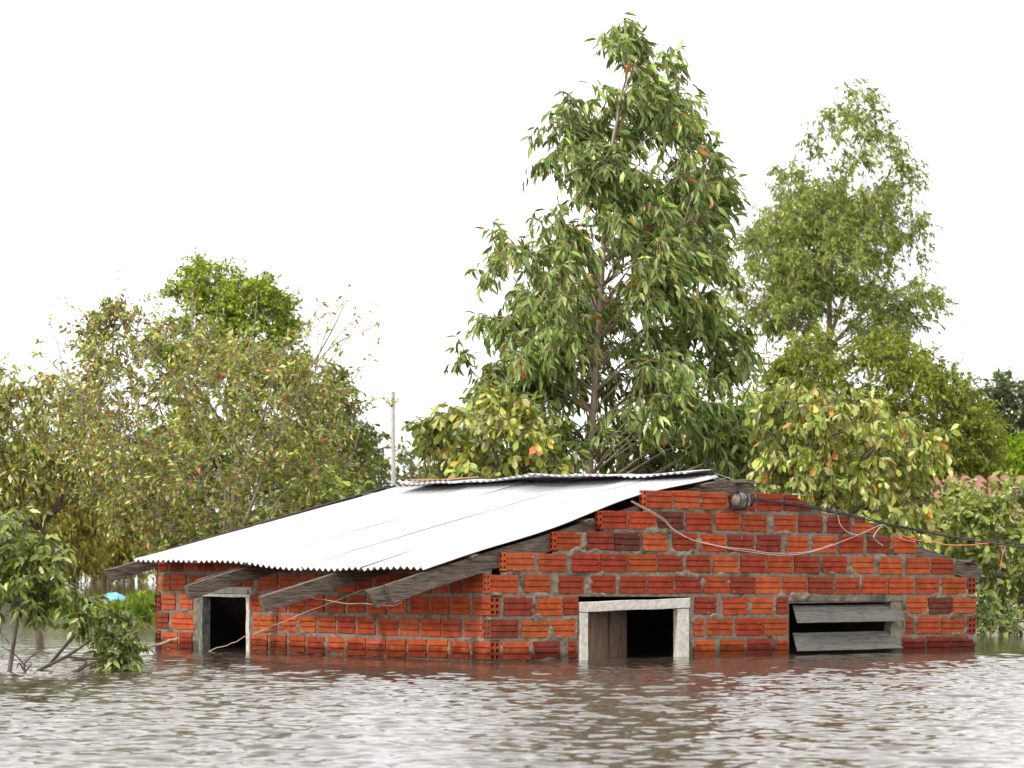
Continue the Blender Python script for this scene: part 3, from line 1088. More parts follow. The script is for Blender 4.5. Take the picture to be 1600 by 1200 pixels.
# lumpy bundle tied with black wire
bc = fw(1159, 782, -.055)
bd_ = thing('tied_bundle', 'mottled lump tied with black wire at the gable top', 'bundle', bc, TH)
u = np.linspace(0, 2 * math.pi, 25)[:-1]
w = np.linspace(-math.pi / 2, math.pi / 2, 13)
U_, W_ = np.meshgrid(u, w)
X_ = np.cos(U_) * np.cos(W_)
Y_ = np.sin(U_) * np.cos(W_)
Z_ = np.sin(W_)
rr = 0.82 + .4 * fbm(X_ * 1.6 + 5, Y_ * 1.6 + 5, Z_ * 1.6 + 5, 4, 3)
V = np.stack([X_ * .098 * rr, Y_ * .05 * rr, Z_ * .066 * rr + .012 * X_], -1).reshape(-1, 3)
idx = np.arange(24 * 13).reshape(13, 24)
Q = np.stack([idx[:-1], np.roll(idx[:-1], -1, 1), np.roll(idx[1:], -1, 1), idx[1:]], -1).reshape(-1, 4)
obj('lump', np_mesh('lump', V, Q, M['stone'], True), bd_)
for k, (cx, tilt) in enumerate(((-.055, .3), (.012, -.05), (.02, .12), (.075, -.3))):
    a = np.linspace(0, 2 * math.pi, 26)
    rs = math.sqrt(max(.1, 1 - (cx / .105) ** 2))
    P = np.stack([cx + tilt * .05 * np.sin(a), np.cos(a) * .054 * rs, np.sin(a) * .070 * rs + .012 * cx / .1], -1)
    v, f = tubes(P[None], np.full((1, 26), .006), 5)
    obj('tie_wire', np_mesh('tie_wire', v, f, M['dark_rubber'], True), bd_)
L = smooth_line([(-.09, 0, .06), (-.05, -.02, .075), (-.03, .01, .062), (0, -.03, .07), (.05, -.02, .05)], 24)
v, f = tubes(L[None], np.full((1, 24), .006), 5)
obj('tie_wire', np_mesh('tie_wire', v, f, M['dark_rubber'], True), bd_)

# ------------------------------------------------------------------ vegetation
LEAF8 = (np.array([(0, 0, 0), (.30, .5, .05), (.32, 0, -.03), (.30, -.5, .05), (.66, .40, .0), (.68, 0, -.08), (.66, -.40, .0), (1, 0, -.18)]),
         np.array([(0, 2, 1), (0, 3, 2), (1, 2, 5), (1, 5, 4), (2, 3, 6), (2, 6, 5), (4, 5, 7), (5, 6, 7)]))
LEAF2 = (np.array([(0, 0, 0), (.45, .5, .06), (1, 0, -.08), (.45, -.5, .06)]), np.array([(0, 2, 1), (0, 3, 2)]))
LEAFR = (np.array([(0, 0, 0), (.35, .36, .05), (.36, 0, -.02), (.35, -.36, .05), (.72, .55, .0), (.74, 0, -.07), (.72, -.55, .0), (1, 0, -.16)]), LEAF8[1])
_tpl = {}


def leaf_single(tpl, key):
    if key not in _tpl:
        v = tpl[0].copy()
        _tpl[key] = np_mesh('leaf', v, tpl[1], M['leaf_obj'], True)
    return _tpl[key]


def nrm(a):
    return a / (np.linalg.norm(a, axis=-1, keepdims=True) + 1e-9)


def leaf_frames(dirs, r, up=0.6):
    n = r.normal(0, 1, dirs.shape)
    n[:, 2] = np.abs(n[:, 2]) + up
    n = nrm(n - (n * dirs).sum(1, keepdims=True) * dirs)
    s = np.cross(n, dirs)
    return s, n


def leaf_mesh(name, pos, dirs, size, wid, cols, tpl, r, mat, origin, up=0.6):
    s, n = leaf_frames(dirs, r, up)
    T, Fc = tpl
    V = (pos[:, None, :] - origin + size[:, None, None] * (T[None, :, 0:1] * dirs[:, None, :] + T[None, :, 1:2] * wid[:, None, None] * s[:, None, :]
                                                         + T[None, :, 2:3] * n[:, None, :]))
    k = len(T)
    Fa = (Fc[None] + (np.arange(len(pos)) * k)[:, None, None]).reshape(-1, 3)
    return np_mesh(name, V.reshape(-1, 3), Fa, mat, True, np.repeat(cols, k, 0))


def pick_tints(tints, n, r, var=.18):
    c = np.array([t[0] for t in tints], float)
    p = np.array([t[1] for t in tints], float)
    k = r.choice(len(c), n, p=p / p.sum())
    return c[k] * np.array([1.05, 1.0, .87]) * (1 + r.normal(0, var, (n, 1))).clip(.5, 1.6) * (1 + r.normal(0, .06, (n, 3)))


def make_tree(name, label, cat, Y, outline, trunks, r0, n_cl, cl_r, n_tw, n_lf, lsize, lwid, tints, droop=.4, tpl=LEAF2, key='d', singles=0, seed=1, depthf=.85,
              shell=.55, bark='bark', twig=True, gap=.0, gapf=1.4, wind=(0, 0, 0), up=.6, whips=(), mat='leaf', group=None, tw_r=.0035, rise=.45, crad=.45, tw_up=.25, lum=1.65, clear=None, boughs=0, bsig=.2):
    r = np.random.default_rng(seed)
    tr = []
    for t in trunks:
        pts = [at(p[0], p[1], Y + (p[2] if len(p) > 2 else 0)) for p in t]
        tr.append(pts)
    base = tr[0][0].copy()
    root = thing(name, label, cat, base, 0, group)
    parts_t = []
    tl = []
    for i, pts in enumerate(tr):
        n = 26
        L = smooth_line(pts, n)
        L[:, :2] += np.cumsum(r.normal(0, .004 * Y / 30, (n, 2)), 0)
        rad = np.linspace(1, .22, n) * (r0 if i == 0 else r0 * .6)
        parts_t.append(tubes(L[None], rad[None], 8))
        tl.append((L, rad))
    v, f = join(parts_t)
    obj('trunk', np_mesh('trunk', v - base, f, M[bark], True), root)
    # clump centres inside the outline
    oy = np.array([o[0] for o in outline], float)
    oL = np.array([o[1] for o in outline], float)
    oR = np.array([o[2] for o in outline], float)
    ctr = []
    tries = 0
    yy = np.linspace(oy[0], oy[-1], 200)
    ww = np.interp(yy, oy, oR - oL)
    cdf = np.cumsum(ww) / ww.sum()
    mpp = Y / F
    bl = []
    while len(ctr) < n_cl and tries < n_cl * 30:
        tries += 1
        if len(bl) >= boughs > 0:       # clumps gather round bough ends, leaving gaps between boughs
            b0 = bl[r.integers(len(bl))]
            p = b0 + r.normal(0, 1, 3) * bsig * np.array([1.25, 1.1, .62])
            q = (p[0] - b0[0]) * (1 if b0[0] > 0 else 1)
            p[2] += .18 * abs(q)
            pxx, pyy = 800 + p[0] / p[1] * F, HZ - (p[2] - CAMZ) / p[1] * F
            if pyy < oy[0] or not (np.interp(pyy, oy, oL) + 6 < pxx < np.interp(pyy, oy, oR) - 6):
                continue
            py = pyy
            if clear:
                L0 = tl[0][0]
                tx = np.interp(p[2], L0[:, 2], L0[:, 0])
                if abs(p[0] - tx) < clear[0] and p[1] < Y + .1 and clear[1] < py < clear[2]:
                    continue
            ctr.append(p)
            continue
        py = np.interp(r.random(), cdf, yy)
        l_, r_ = np.interp(py, oy, oL), np.interp(py, oy, oR)
        hw = max((r_ - l_) / 2 - cl_r * crad / mpp, 4)
        rho = (shell + (1 - shell) * r.random()) ** .5 if r.random() < .75 else r.random() ** .5
        a = r.random() * 2 * math.pi
        p = at((l_ + r_) / 2 + hw * rho * math.cos(a), py, Y)
        p[1] += hw * mpp * depthf * rho * math.sin(a)
        if clear:
            L0 = tl[0][0]
            tx = np.interp(p[2], L0[:, 2], L0[:, 0])
            if abs(p[0] - tx) < clear[0] and p[1] < Y + .1 and clear[1] < py < clear[2] and r.random() < .8:
                continue
        if gap and vnoise(p[0] / gapf * 1.0, p[1] / gapf, p[2] / gapf, seed) < gap:
            continue
        if boughs:
            if all(np.linalg.norm((p - b_) * np.array([1, .8, 1.3])) > bsig * 1.25 for b_ in bl) or tries > 3000:
                bl.append(p)
            continue
        ctr.append(p)
    C = np.array(ctr)
    m = len(C)
    # limbs
    P = np.zeros((m, 7, 3))
    R = np.zeros((m, 7))
    npri = max(8, m // 5)
    for i in range(m):
        best = None
        if i >= npri:       # side limbs spring from the nearest main limb
            Q = P[:npri, 2:6].reshape(-1, 3)
            dd = np.linalg.norm(Q - C[i], axis=1) + .5 * np.maximum(0, Q[:, 2] - C[i, 2])
            j = int(np.argmin(dd))
            best = (dd[j], Q[j], R[:npri, 2:6].reshape(-1)[j] * 1.6)
        for (L, rad) in (tl if i < npri else ()):
            hd = np.linalg.norm(L[:, :2] - C[i, :2], axis=1)
            cost = np.abs(L[:, 2] - (C[i, 2] - rise * hd)) + .35 * hd
            j = int(np.argmin(cost))
            if best is None or cost[j] < best[0]:
                best = (cost[j], L[j], rad[j])
        A, B = best[1], C[i]
        ctrl = A * .45 + B * .55
        ctrl[2] = A[2] * .25 + B[2] * .75 + .05
        t = np.linspace(0, 1, 7)[:, None]
        P[i] = A * (1 - t) ** 2 + 2 * ctrl * t * (1 - t) + B * t * t + r.normal(0, .012, (7, 3)) * np.sin(t * 3.14)
        rb = min(best[2] * .36, tw_r * 1.5 + .0055 * np.linalg.norm(B - A))
        R[i] = np.linspace(rb, tw_r * 1.2, 7)
    parts_b = [tubes(P, R, 5)]
    # twigs
    base_dir = nrm(C - np.array([at((np.interp(0, [0], [0])) + 800, 600, Y)[0] * 0 + base[0], Y, 0]) * [1, 1, 0] - np.array([0, 0, 1]) * C[:, 2:3])
    TD = nrm(base_dir[:, None, :] * .55 + r.normal(0, .75, (m, n_tw, 3)) + np.array([0, 0, tw_up]) + np.array(wind) * .5)
    TL = cl_r * r.uniform(.55, 1.25, (m, n_tw))
    tt = np.linspace(0, 1, 4)
    TP = C[:, None, None, :] + TD[:, :, None, :] * TL[:, :, None, None] * tt[None, None, :, None]
    TP[..., 2] -= droop * .45 * TL[:, :, None] * tt[None, None, :] ** 2
    TP = TP.reshape(-1, 4, 3)
    wl_ = []
    for (a, b, c) in whips:       # thin shoots that stick out of the outline: start px, end px
        q0, q1 = at(a[0], a[1], Y), at(b[0], b[1], Y)
        q0[1] += c
        q1[1] += c
        mid = (q0 + q1) / 2 + r.normal(0, .05, 3)
        L = smooth_line([q0, mid, q1], 12)
        wl_.append(L)
        for s_ in range(4, 12, 1):
            d = nrm(nrm(q1 - q0) * .8 + r.normal(0, .6, 3))
            tw = L[s_] + d * cl_r * .6 * np.linspace(0, 1, 4)[:, None] * r.uniform(.5, 1)
            TP = np.concatenate([TP, tw[None]])
    if wl_:
        parts_b.append(tubes(np.array(wl_), np.linspace(tw_r * 2.6, tw_r, 12)[None].repeat(len(wl_), 0), 5))
    if twig:
        parts_b.append(tubes(TP, np.linspace(tw_r, tw_r * .5, 4)[None].repeat(len(TP), 0), 3))
    v, f = join(parts_b)
    lb = obj('limbs', np_mesh('limbs', v - base, f, M[bark], True), root)
    # leaves
    nt = len(TP)
    N = nt * n_lf
    ti = np.repeat(np.arange(nt), n_lf)
    if len(wl_):
        keep = (ti < m * n_tw) | (r.random(N) < .35)
        ti = ti[keep]
        N = len(ti)
    u = r.uniform(.12, 1.02, N)
    k = np.clip((u * 3).astype(int), 0, 2)
    fr = (u * 3 - k)[:, None]
    pos = TP[ti, k] * (1 - fr) + TP[ti, k + 1] * fr
    td = nrm(TP[ti, 3] - TP[ti, 0])
    dirs = nrm(td * .5 + r.normal(0, .5, (N, 3)) + np.array([0, 0, -droop]) + np.array(wind))
    size = lsize * r.uniform(.45, 1.28, N)
    wid = lwid * r.uniform(.75, 1.25, N)
    cols = pick_tints(tints, N, r)
    # colour drifts from clump to clump
    cd = 1 + .16 * r.normal(0, 1, (m + 1, 1))
    cl_id = np.minimum(ti // n_tw, m)
    cols = np.clip(cols * cd[cl_id].clip(.6, 1.4) * lum, .004, .8)
    if singles:
        order = np.argsort(pos[:, 1] - 6.0 * size * wid)
        # spread the single leaves over the front half
        front = order[:int(N * .30)]
        sel = r.choice(front, min(singles, len(front)), replace=False)
        me = leaf_single(tpl, key)
        s_, n_ = leaf_frames(dirs[sel], r, up)
        for q, i in enumerate(sel):
            a = dirs[i] * size[i]
            b = s_[q] * size[i] * wid[i]
            c = n_[q] * size[i]
            p = pos[i] - base
            o = bpy.data.objects.new('leaf', me)
            o.matrix_basis = Matrix(((a[0], b[0], c[0], p[0]), (a[1], b[1], c[1], p[1]), (a[2], b[2], c[2], p[2]), (0, 0, 0, 1)))
            o.color = (*cols[i], 1)
            o.parent = root
            COL.objects.link(o)
        rest = np.setdiff1d(np.arange(N), sel)
    else:
        rest = np.arange(N)
    me = leaf_mesh('crown', pos[rest], dirs[rest], size[rest], wid[rest], cols[rest], tpl, r, M[mat], base, up)
    cr = obj('crown', me, root)
    cr['kind'] = 'stuff'
    return root


G_DARK, G_MID, G_PALE = (.055, .085, .024), (.095, .135, .038), (.19, .24, .11)
# tall young eucalyptus behind the ridge
make_tree('eucalyptus_tree', 'tall eucalyptus with long drooping leaves behind the ridge of the brick house', 'tree', 32.5,
          [(28, 975, 1020), (52, 942, 1044), (85, 930, 1055), (105, 938, 1060), (128, 900, 1088), (150, 905, 1092), (175, 848, 1105), (205, 852, 1102), (238, 830, 1118), (272, 842, 1138), (300, 832, 1142), (325, 802, 1142),
           (345, 815, 1148), (372, 768, 1132), (402, 735, 1128), (430, 748, 1148), (452, 775, 1148), (477, 742, 1162), (502, 738, 1168), (527, 718, 1166), (552, 702, 1182), (577, 718, 1176), (602, 760, 1188), (628, 768, 1192),
           (660, 740, 1192), (700, 722, 1192), (755, 730, 1188)],
          [[(925, 880, -.25), (921, 740, -.25), (930, 600, -.2), (942, 430, -.1), (953, 280), (972, 170), (985, 120)]], .046, 680, .26, 7, 7, .15, .27,
          [(G_DARK, 3), (G_MID, 4), ((.14, .175, .065), 2.4), ((.21, .245, .12), 1.4), ((.22, .085, .03), .07), ((.24, .04, .02), .025), ((.2, .15, .05), .3)],
          droop=.85, tpl=LEAF8, key='euc', singles=290, seed=5, bark='bark_pale', crad=.42, lum=2.0, gap=.0, gapf=.5, wind=(.25, 0, 0), up=.3, rise=.55, tw_r=.004, tw_up=.15, clear=(.15, 380, 660), boughs=92, bsig=.19)

# taller, farther eucalyptus
make_tree('eucalyptus_tree', 'feathery eucalyptus farther off at right with several pale stems', 'tree', 60,
          [(140, 1305, 1368), (180, 1282, 1385), (235, 1225, 1415), (300, 1205, 1435), (380, 1145, 1455), (450, 1135, 1465), (500, 1150, 1470), (530, 1210, 1430)],
          [[(1290, 880), (1295, 620), (1300, 500), (1305, 430), (1322, 330), (1330, 270)], [(1295, 540), (1288, 460), (1262, 380), (1240, 300)], [(1300, 520), (1330, 440), (1385, 360), (1410, 290)], [(1292, 560), (1265, 480), (1210, 430), (1165, 400)], [(1298, 540), (1360, 480), (1430, 440)]],
          .075, 470, .46, 8, 15, .115, .30, [((.075, .115, .032), 3), ((.12, .165, .05), 4), ((.19, .23, .09), 1.8), ((.24, .22, .08), .5)],
          droop=.7, tpl=LEAF2, seed=8, bark='bark_pale', gap=.0, boughs=52, bsig=.42, mat='leaf_soft', wind=(.2, 0, 0), tw_r=.005, crad=.2, shell=.3, lum=2.0)

# olive green bushy tree, right
make_tree('bushy_tree', 'dense olive green rounded tree below the far eucalyptus', 'tree', 48,
          [(525, 1255, 1390), (545, 1205, 1435), (585, 1190, 1505), (640, 1190, 1556), (700, 1200, 1576), (760, 1200, 1566), (840, 1210, 1540)],
          [[(1370, 905), (1372, 780), (1380, 680), (1365, 600)], [(1372, 800), (1440, 690), (1500, 640)], [(1372, 800), (1290, 690), (1250, 600)]],
          .10, 520, .42, 8, 15, .10, .36, [((.09, .12, .024), 3), ((.135, .168, .036), 4), ((.19, .205, .055), 2), ((.24, .23, .08), .7)],
          droop=.6, tpl=LEAF2, seed=9, mat='leaf_soft', gap=.08, gapf=1.2, tw_r=.005, lum=1.7, shell=.65)

# broad-leaved tree with yellowish drooping leaves, right of the eucalyptus
ALM = [((.17, .20, .055), 4), ((.24, .27, .09), 3), ((.32, .33, .16), 2), ((.10, .135, .035), 2.5), ((.50, .16, .09), .22), ((.45, .30, .08), .4)]
make_tree('broadleaf_tree', 'yellowish broadleaf tree with a few red leaves behind the right half of the gable', 'tree', 30.5,
          [(600, 1205, 1270), (622, 1190, 1350), (655, 1180, 1430), (690, 1180, 1492), (730, 1180, 1460), (780, 1180, 1470), (840, 1200, 1470), (900, 1220, 1450)],
          [[(1270, 960), (1262, 850), (1240, 740), (1225, 640)], [(1262, 840), (1330, 740), (1400, 670), (1460, 690)], [(1200, 705), (1225, 693), (1290, 682), (1365, 660)], [(1262, 860), (1350, 790), (1430, 760)]],
          .05, 215, .24, 6, 8, .115, .42, ALM, droop=.95, tpl=LEAFR, key='alm', singles=290, seed=12, gap=.16, gapf=.8, up=.35, bark='bark', rise=.35)
make_tree('broadleaf_tree', 'yellow-green broadleaf tree beside the utility pole, left of the tall eucalyptus', 'tree', 31.2,
          [(620, 745, 800), (640, 672, 860), (665, 648, 880), (700, 660, 890), (750, 675, 890), (800, 690, 890)],
          [[(790, 900), (785, 800), (770, 720), (760, 640)], [(786, 800), (720, 700), (650, 650)], [(786, 790), (830, 690), (850, 640)]],
          .045, 95, .25, 6, 7, .12, .44, ALM, droop=.75, tpl=LEAFR, key='alm', singles=200, seed=13, gap=.16, gapf=.8, up=.35, rise=.4)

# big twiggy reddish shrub, left
RED_LUM = 2.05
RED = [((.12, .145, .035), 4), ((.18, .205, .06), 3), ((.08, .105, .028), 2.5), ((.30, .31, .14), 1.5), ((.135, .062, .036), 1.5), ((.18, .078, .046), .6), ((.36, .28, .19), .4)]
make_tree('twiggy_tree', 'wide twiggy tree with small reddish and green leaves behind the left end of the roof', 'tree', 30.5,
          [(490, 150, 215), (525, 115, 330), (552, 90, 500), (590, 75, 545), (640, 65, 560), (700, 65, 570), (760, 85, 575), (820, 170, 540), (880, 240, 420)],
          [[(360, 1000), (362, 860), (366, 760), (368, 700), (345, 620), (325, 560)], [(352, 1000), (350, 830), (347, 745), (290, 620), (200, 500)], [(366, 860), (405, 760), (455, 640), (520, 520), (545, 470)],
           [(355, 900), (240, 800), (150, 690), (90, 560)], [(360, 900), (440, 830), (540, 740), (575, 640)], [(360, 880), (380, 740), (415, 640), (430, 570)], [(350, 900), (270, 830), (200, 760), (120, 720)]],
          .034, 400, .25, 7, 9, .070, .42, RED, droop=.25, tpl=LEAF2, seed=21, bark='bark_white', gap=.33, gapf=.5, up=.5, tw_r=.003,
          whips=[((200, 560), (182, 432), 0), ((250, 520), (262, 448), .2), ((130, 600), (62, 540), 0), ((150, 560), (100, 470), 0), ((490, 590), (552, 445), 0), ((480, 610), (578, 478), -.2), ((520, 640), (592, 545), 0), ((380, 560), (402, 470), 0),
                 ((540, 680), (600, 620), .1), ((300, 520), (305, 440), 0), ((470, 620), (560, 500), .15), ((440, 560), (520, 470), .1), ((160, 640), (48, 590), .1), ((220, 560), (228, 470), -.2), ((170, 560), (150, 470), .2), ((100, 620), (78, 500), -.1), ((500, 560), (585, 510), 0), ((350, 560), (345, 480), -.3), ((460, 560), (500, 480), -.2)], rise=.7, shell=.3, tw_up=.35, lum=RED_LUM)

# bright green tree behind it
make_tree('green_tree', 'bright green round-headed tree rising behind the twiggy tree', 'tree', 50,
          [(420, 300, 395), (436, 268, 425), (458, 245, 448), (490, 226, 472), (530, 226, 482), (570, 238, 490), (620, 255, 480), (690, 270, 470)],
          [[(372, 905), (370, 780), (366, 680), (360, 600), (355, 500)], [(367, 690), (300, 590), (270, 500)], [(367, 680), (420, 590), (450, 500)], [(364, 640), (390, 520), (400, 450)]],
          .10, 230, .38, 9, 17, .085, .48, [((.115, .155, .03), 3), ((.165, .21, .045), 4), ((.22, .265, .065), 2), ((.06, .09, .02), 2)],
          droop=.2, tpl=LEAF2, seed=23, mat='leaf_soft', gap=.36, gapf=.8, tw_r=.006, rise=.6, lum=2.0)

# pale leaved bush at the left edge
make_tree('pale_bush', 'pale greyish bush with whitish leaves at the left edge behind the twiggy tree', 'tree', 37,
          [(570, -40, 70), (600, -60, 140), (650, -80, 185), (720, -90, 205), (780, -90, 190), (820, -80, 120)],
          [[(60, 965), (62, 820), (70, 700), (60, 620)], [(61, 830), (130, 720), (170, 650)], [(61, 830), (0, 700), (-30, 640)]],
          .06, 190, .34, 7, 8, .115, .36, [((.17, .19, .06), 3), ((.27, .28, .13), 3), ((.45, .44, .30), 1.4), ((.10, .12, .035), 3), ((.26, .15, .07), .6)],
          droop=.5, tpl=LEAF2, seed=25, mat='leaf_soft', gap=.2, gapf=1.0)

# darker trees and bushes filling the gap to the pole
make_tree('dark_tree', 'blurred dark green tree between the twiggy tree and the pole', 'tree', 44,
          [(575, 515, 545), (605, 490, 562), (650, 470, 574), (710, 450, 580), (780, 440, 580), (860, 440, 590)],
          [[(540, 930), (538, 800), (535, 700), (532, 610)], [(538, 790), (580, 700)], [(538, 790), (500, 690)]],
          .08, 120, .38, 8, 9, .13, .34, [((.07, .095, .035), 4), ((.11, .135, .05), 3), ((.16, .18, .08), 1.2)], droop=.4, tpl=LEAF2, seed=27, mat='leaf_soft', gap=.15)
make_tree('leaning_shrub', 'light green shrub with round leaves just above the left roof slope', 'shrub', 30,
          [(750, 480, 540), (765, 460, 575), (790, 420, 570), (840, 380, 500), (890, 340, 420)],
          [[(380, 1000), (385, 860), (420, 800), (445, 770), (480, 752)], [(385, 860), (480, 790), (560, 760)]],
          .016, 46, .20, 5, 6, .085, .55, [((.16, .22, .05), 3), ((.25, .30, .09), 2), ((.10, .14, .035), 2)], droop=.3, tpl=LEAFR, key='alm', seed=29, bark='bark_white', tw_r=.003, rise=.6)
make_tree('distant_tree', 'hazy low tree mass far behind the utility pole', 'tree', 95,
          [(675, 560, 700), (690, 520, 760), (730, 500, 800), (800, 490, 820), (890, 490, 820)],
          [[(640, 905), (640, 820), (640, 720)]], .16, 170, .8, 8, 10, .26, .4, [((.065, .085, .03), 4), ((.10, .12, .045), 3), ((.15, .16, .07), 1)], droop=.3, tpl=LEAF2, seed=31, mat='leaf_soft', tw_r=.01)
make_tree('distant_tree', 'dark blurred tree standing far off at the right edge of the view', 'tree', 92,
          [(600, 1545, 1620), (622, 1528, 1650), (660, 1530, 1680), (760, 1520, 1700), (880, 1520, 1700)],
          [[(1600, 905), (1600, 800), (1595, 650)]], .2, 170, .7, 8, 10, .24, .4, [((.045, .065, .032), 4), ((.075, .095, .05), 3), ((.12, .14, .08), 1)], droop=.3, tpl=LEAF2, seed=33, mat='leaf_soft', tw_r=.01)
make_tree('green_bush', 'bright lime green bush at the right edge above the tiled roof', 'shrub', 62,
          [(680, 1575, 1640), (695, 1558, 1660), (720, 1545, 1670), (780, 1530, 1680), (860, 1520, 1680)],
          [[(1600, 925), (1600, 850), (1605, 740)]], .06, 110, .45, 8, 9, .17, .4, [((.16, .25, .03), 4), ((.22, .32, .05), 3), ((.10, .16, .025), 1.5)], droop=.2, tpl=LEAF2, seed=35, mat='leaf_soft')

for px0, px1, top, sd, lab in ((-60, 190, 690, 36, 'far low wood behind the pale bush at the left edge'), (170, 420, 660, 37, 'far low wood behind the trunks of the twiggy tree'), (400, 580, 670, 38, 'far low wood behind the dark tree left of the pole'),
                              (1120, 1330, 640, 39, 'far low wood behind the yellowish broadleaf tree'), (1300, 1560, 680, 40, 'far low wood behind the olive green rounded tree')):
    w_ = px1 - px0
    make_tree('distant_tree', lab, 'tree', 105,
              [(top, px0 + .35 * w_, px1 - .3 * w_), (top + 25, px0 + .15 * w_, px1 - .12 * w_), (top + 70, px0, px1), (890, px0, px1)],
              [[((px0 + px1) / 2, 905), ((px0 + px1) / 2 + 4, 800), ((px0 + px1) / 2, top + 30)]], .18, 150, .9, 7, 9, .34, .42,
              [((.09, .11, .04), 4), ((.13, .15, .055), 3), ((.18, .19, .08), 1)], droop=.3, tpl=LEAF2, seed=sd, mat='leaf_soft', tw_r=.01)

# yellow-green willows standing in the far water, left
for i, (L_, R_, tx, sd) in enumerate(((52, 170, 108, 41), (135, 232, 158, 42), (185, 300, 205, 43))):
    make_tree('willow', ('leftmost of three drooping yellow-green willows standing in the far water', 'middle of three drooping yellow-green willows standing in the far water',
                         'rightmost of three drooping yellow-green willows beside the left end of the roof')[i], 'tree', 88 + 5 * i,
              [(755, L_ + 35, R_ - 35), (780, L_ + 10, R_ - 10), (820, L_, R_), (860, L_, R_), (886, L_ + 8, R_ - 8)],
              [[(tx, 914), (tx + 3, 890), (tx + 8, 850), (tx + 4, 800)], [(tx + 12, 914), (tx + 16, 880), (tx + 30, 830)], [(tx - 14, 914), (tx - 10, 885), (tx - 24, 830)]],
              .14, 90, .7, 8, 10, .24, .22, [((.16, .16, .045), 4), ((.22, .20, .06), 3), ((.10, .115, .03), 2), ((.32, .27, .08), .5)], droop=.9, tpl=LEAF2, seed=sd, mat='leaf_soft',
              group='willows in the far water', bark='bark', tw_r=.008, gap=.15, gapf=2)

# shrubs right of the house
make_tree('flooded_shrub', 'light leafy shrub with pale stems standing in water right of the gable', 'shrub', 32.5,
          [(764, 1500, 1600), (785, 1465, 1630), (815, 1440, 1640), (860, 1440, 1640), (900, 1470, 1640), (950, 1530, 1630)],
          [[(1570, 990), (1565, 930), (1563, 870), (1555, 790)], [(1568, 985), (1600, 930), (1640, 880)], [(1540, 990), (1525, 920), (1490, 830)], [(1548, 992), (1550, 900), (1580, 800)]],
          .022, 150, .25, 6, 7, .10, .42, [((.15, .19, .05), 3), ((.22, .26, .09), 3), ((.10, .14, .035), 2.5), ((.30, .30, .15), 1)], droop=.45, tpl=LEAFR, key='alm', singles=120, seed=51, bark='bark_white', gap=.22, gapf=.7, rise=.6)
make_tree('flooded_shrub', 'low dark leafy shrub at the waterline touching the right end of the gable', 'shrub', 30.5,
          [(920, 1520, 1570), (945, 1515, 1620), (975, 1515, 1650), (990, 1520, 1650)],
          [[(1545, 1000), (1550, 960), (1560, 920)], [(1560, 1000), (1600, 965), (1630, 950)]],
          .014, 26, .17, 5, 6, .085, .4, [((.10, .14, .04), 3), ((.06, .09, .025), 3), ((.18, .21, .08), 1)], droop=.4, tpl=LEAF8, key='euc', seed=53, bark='bark_white', tw_r=.003)


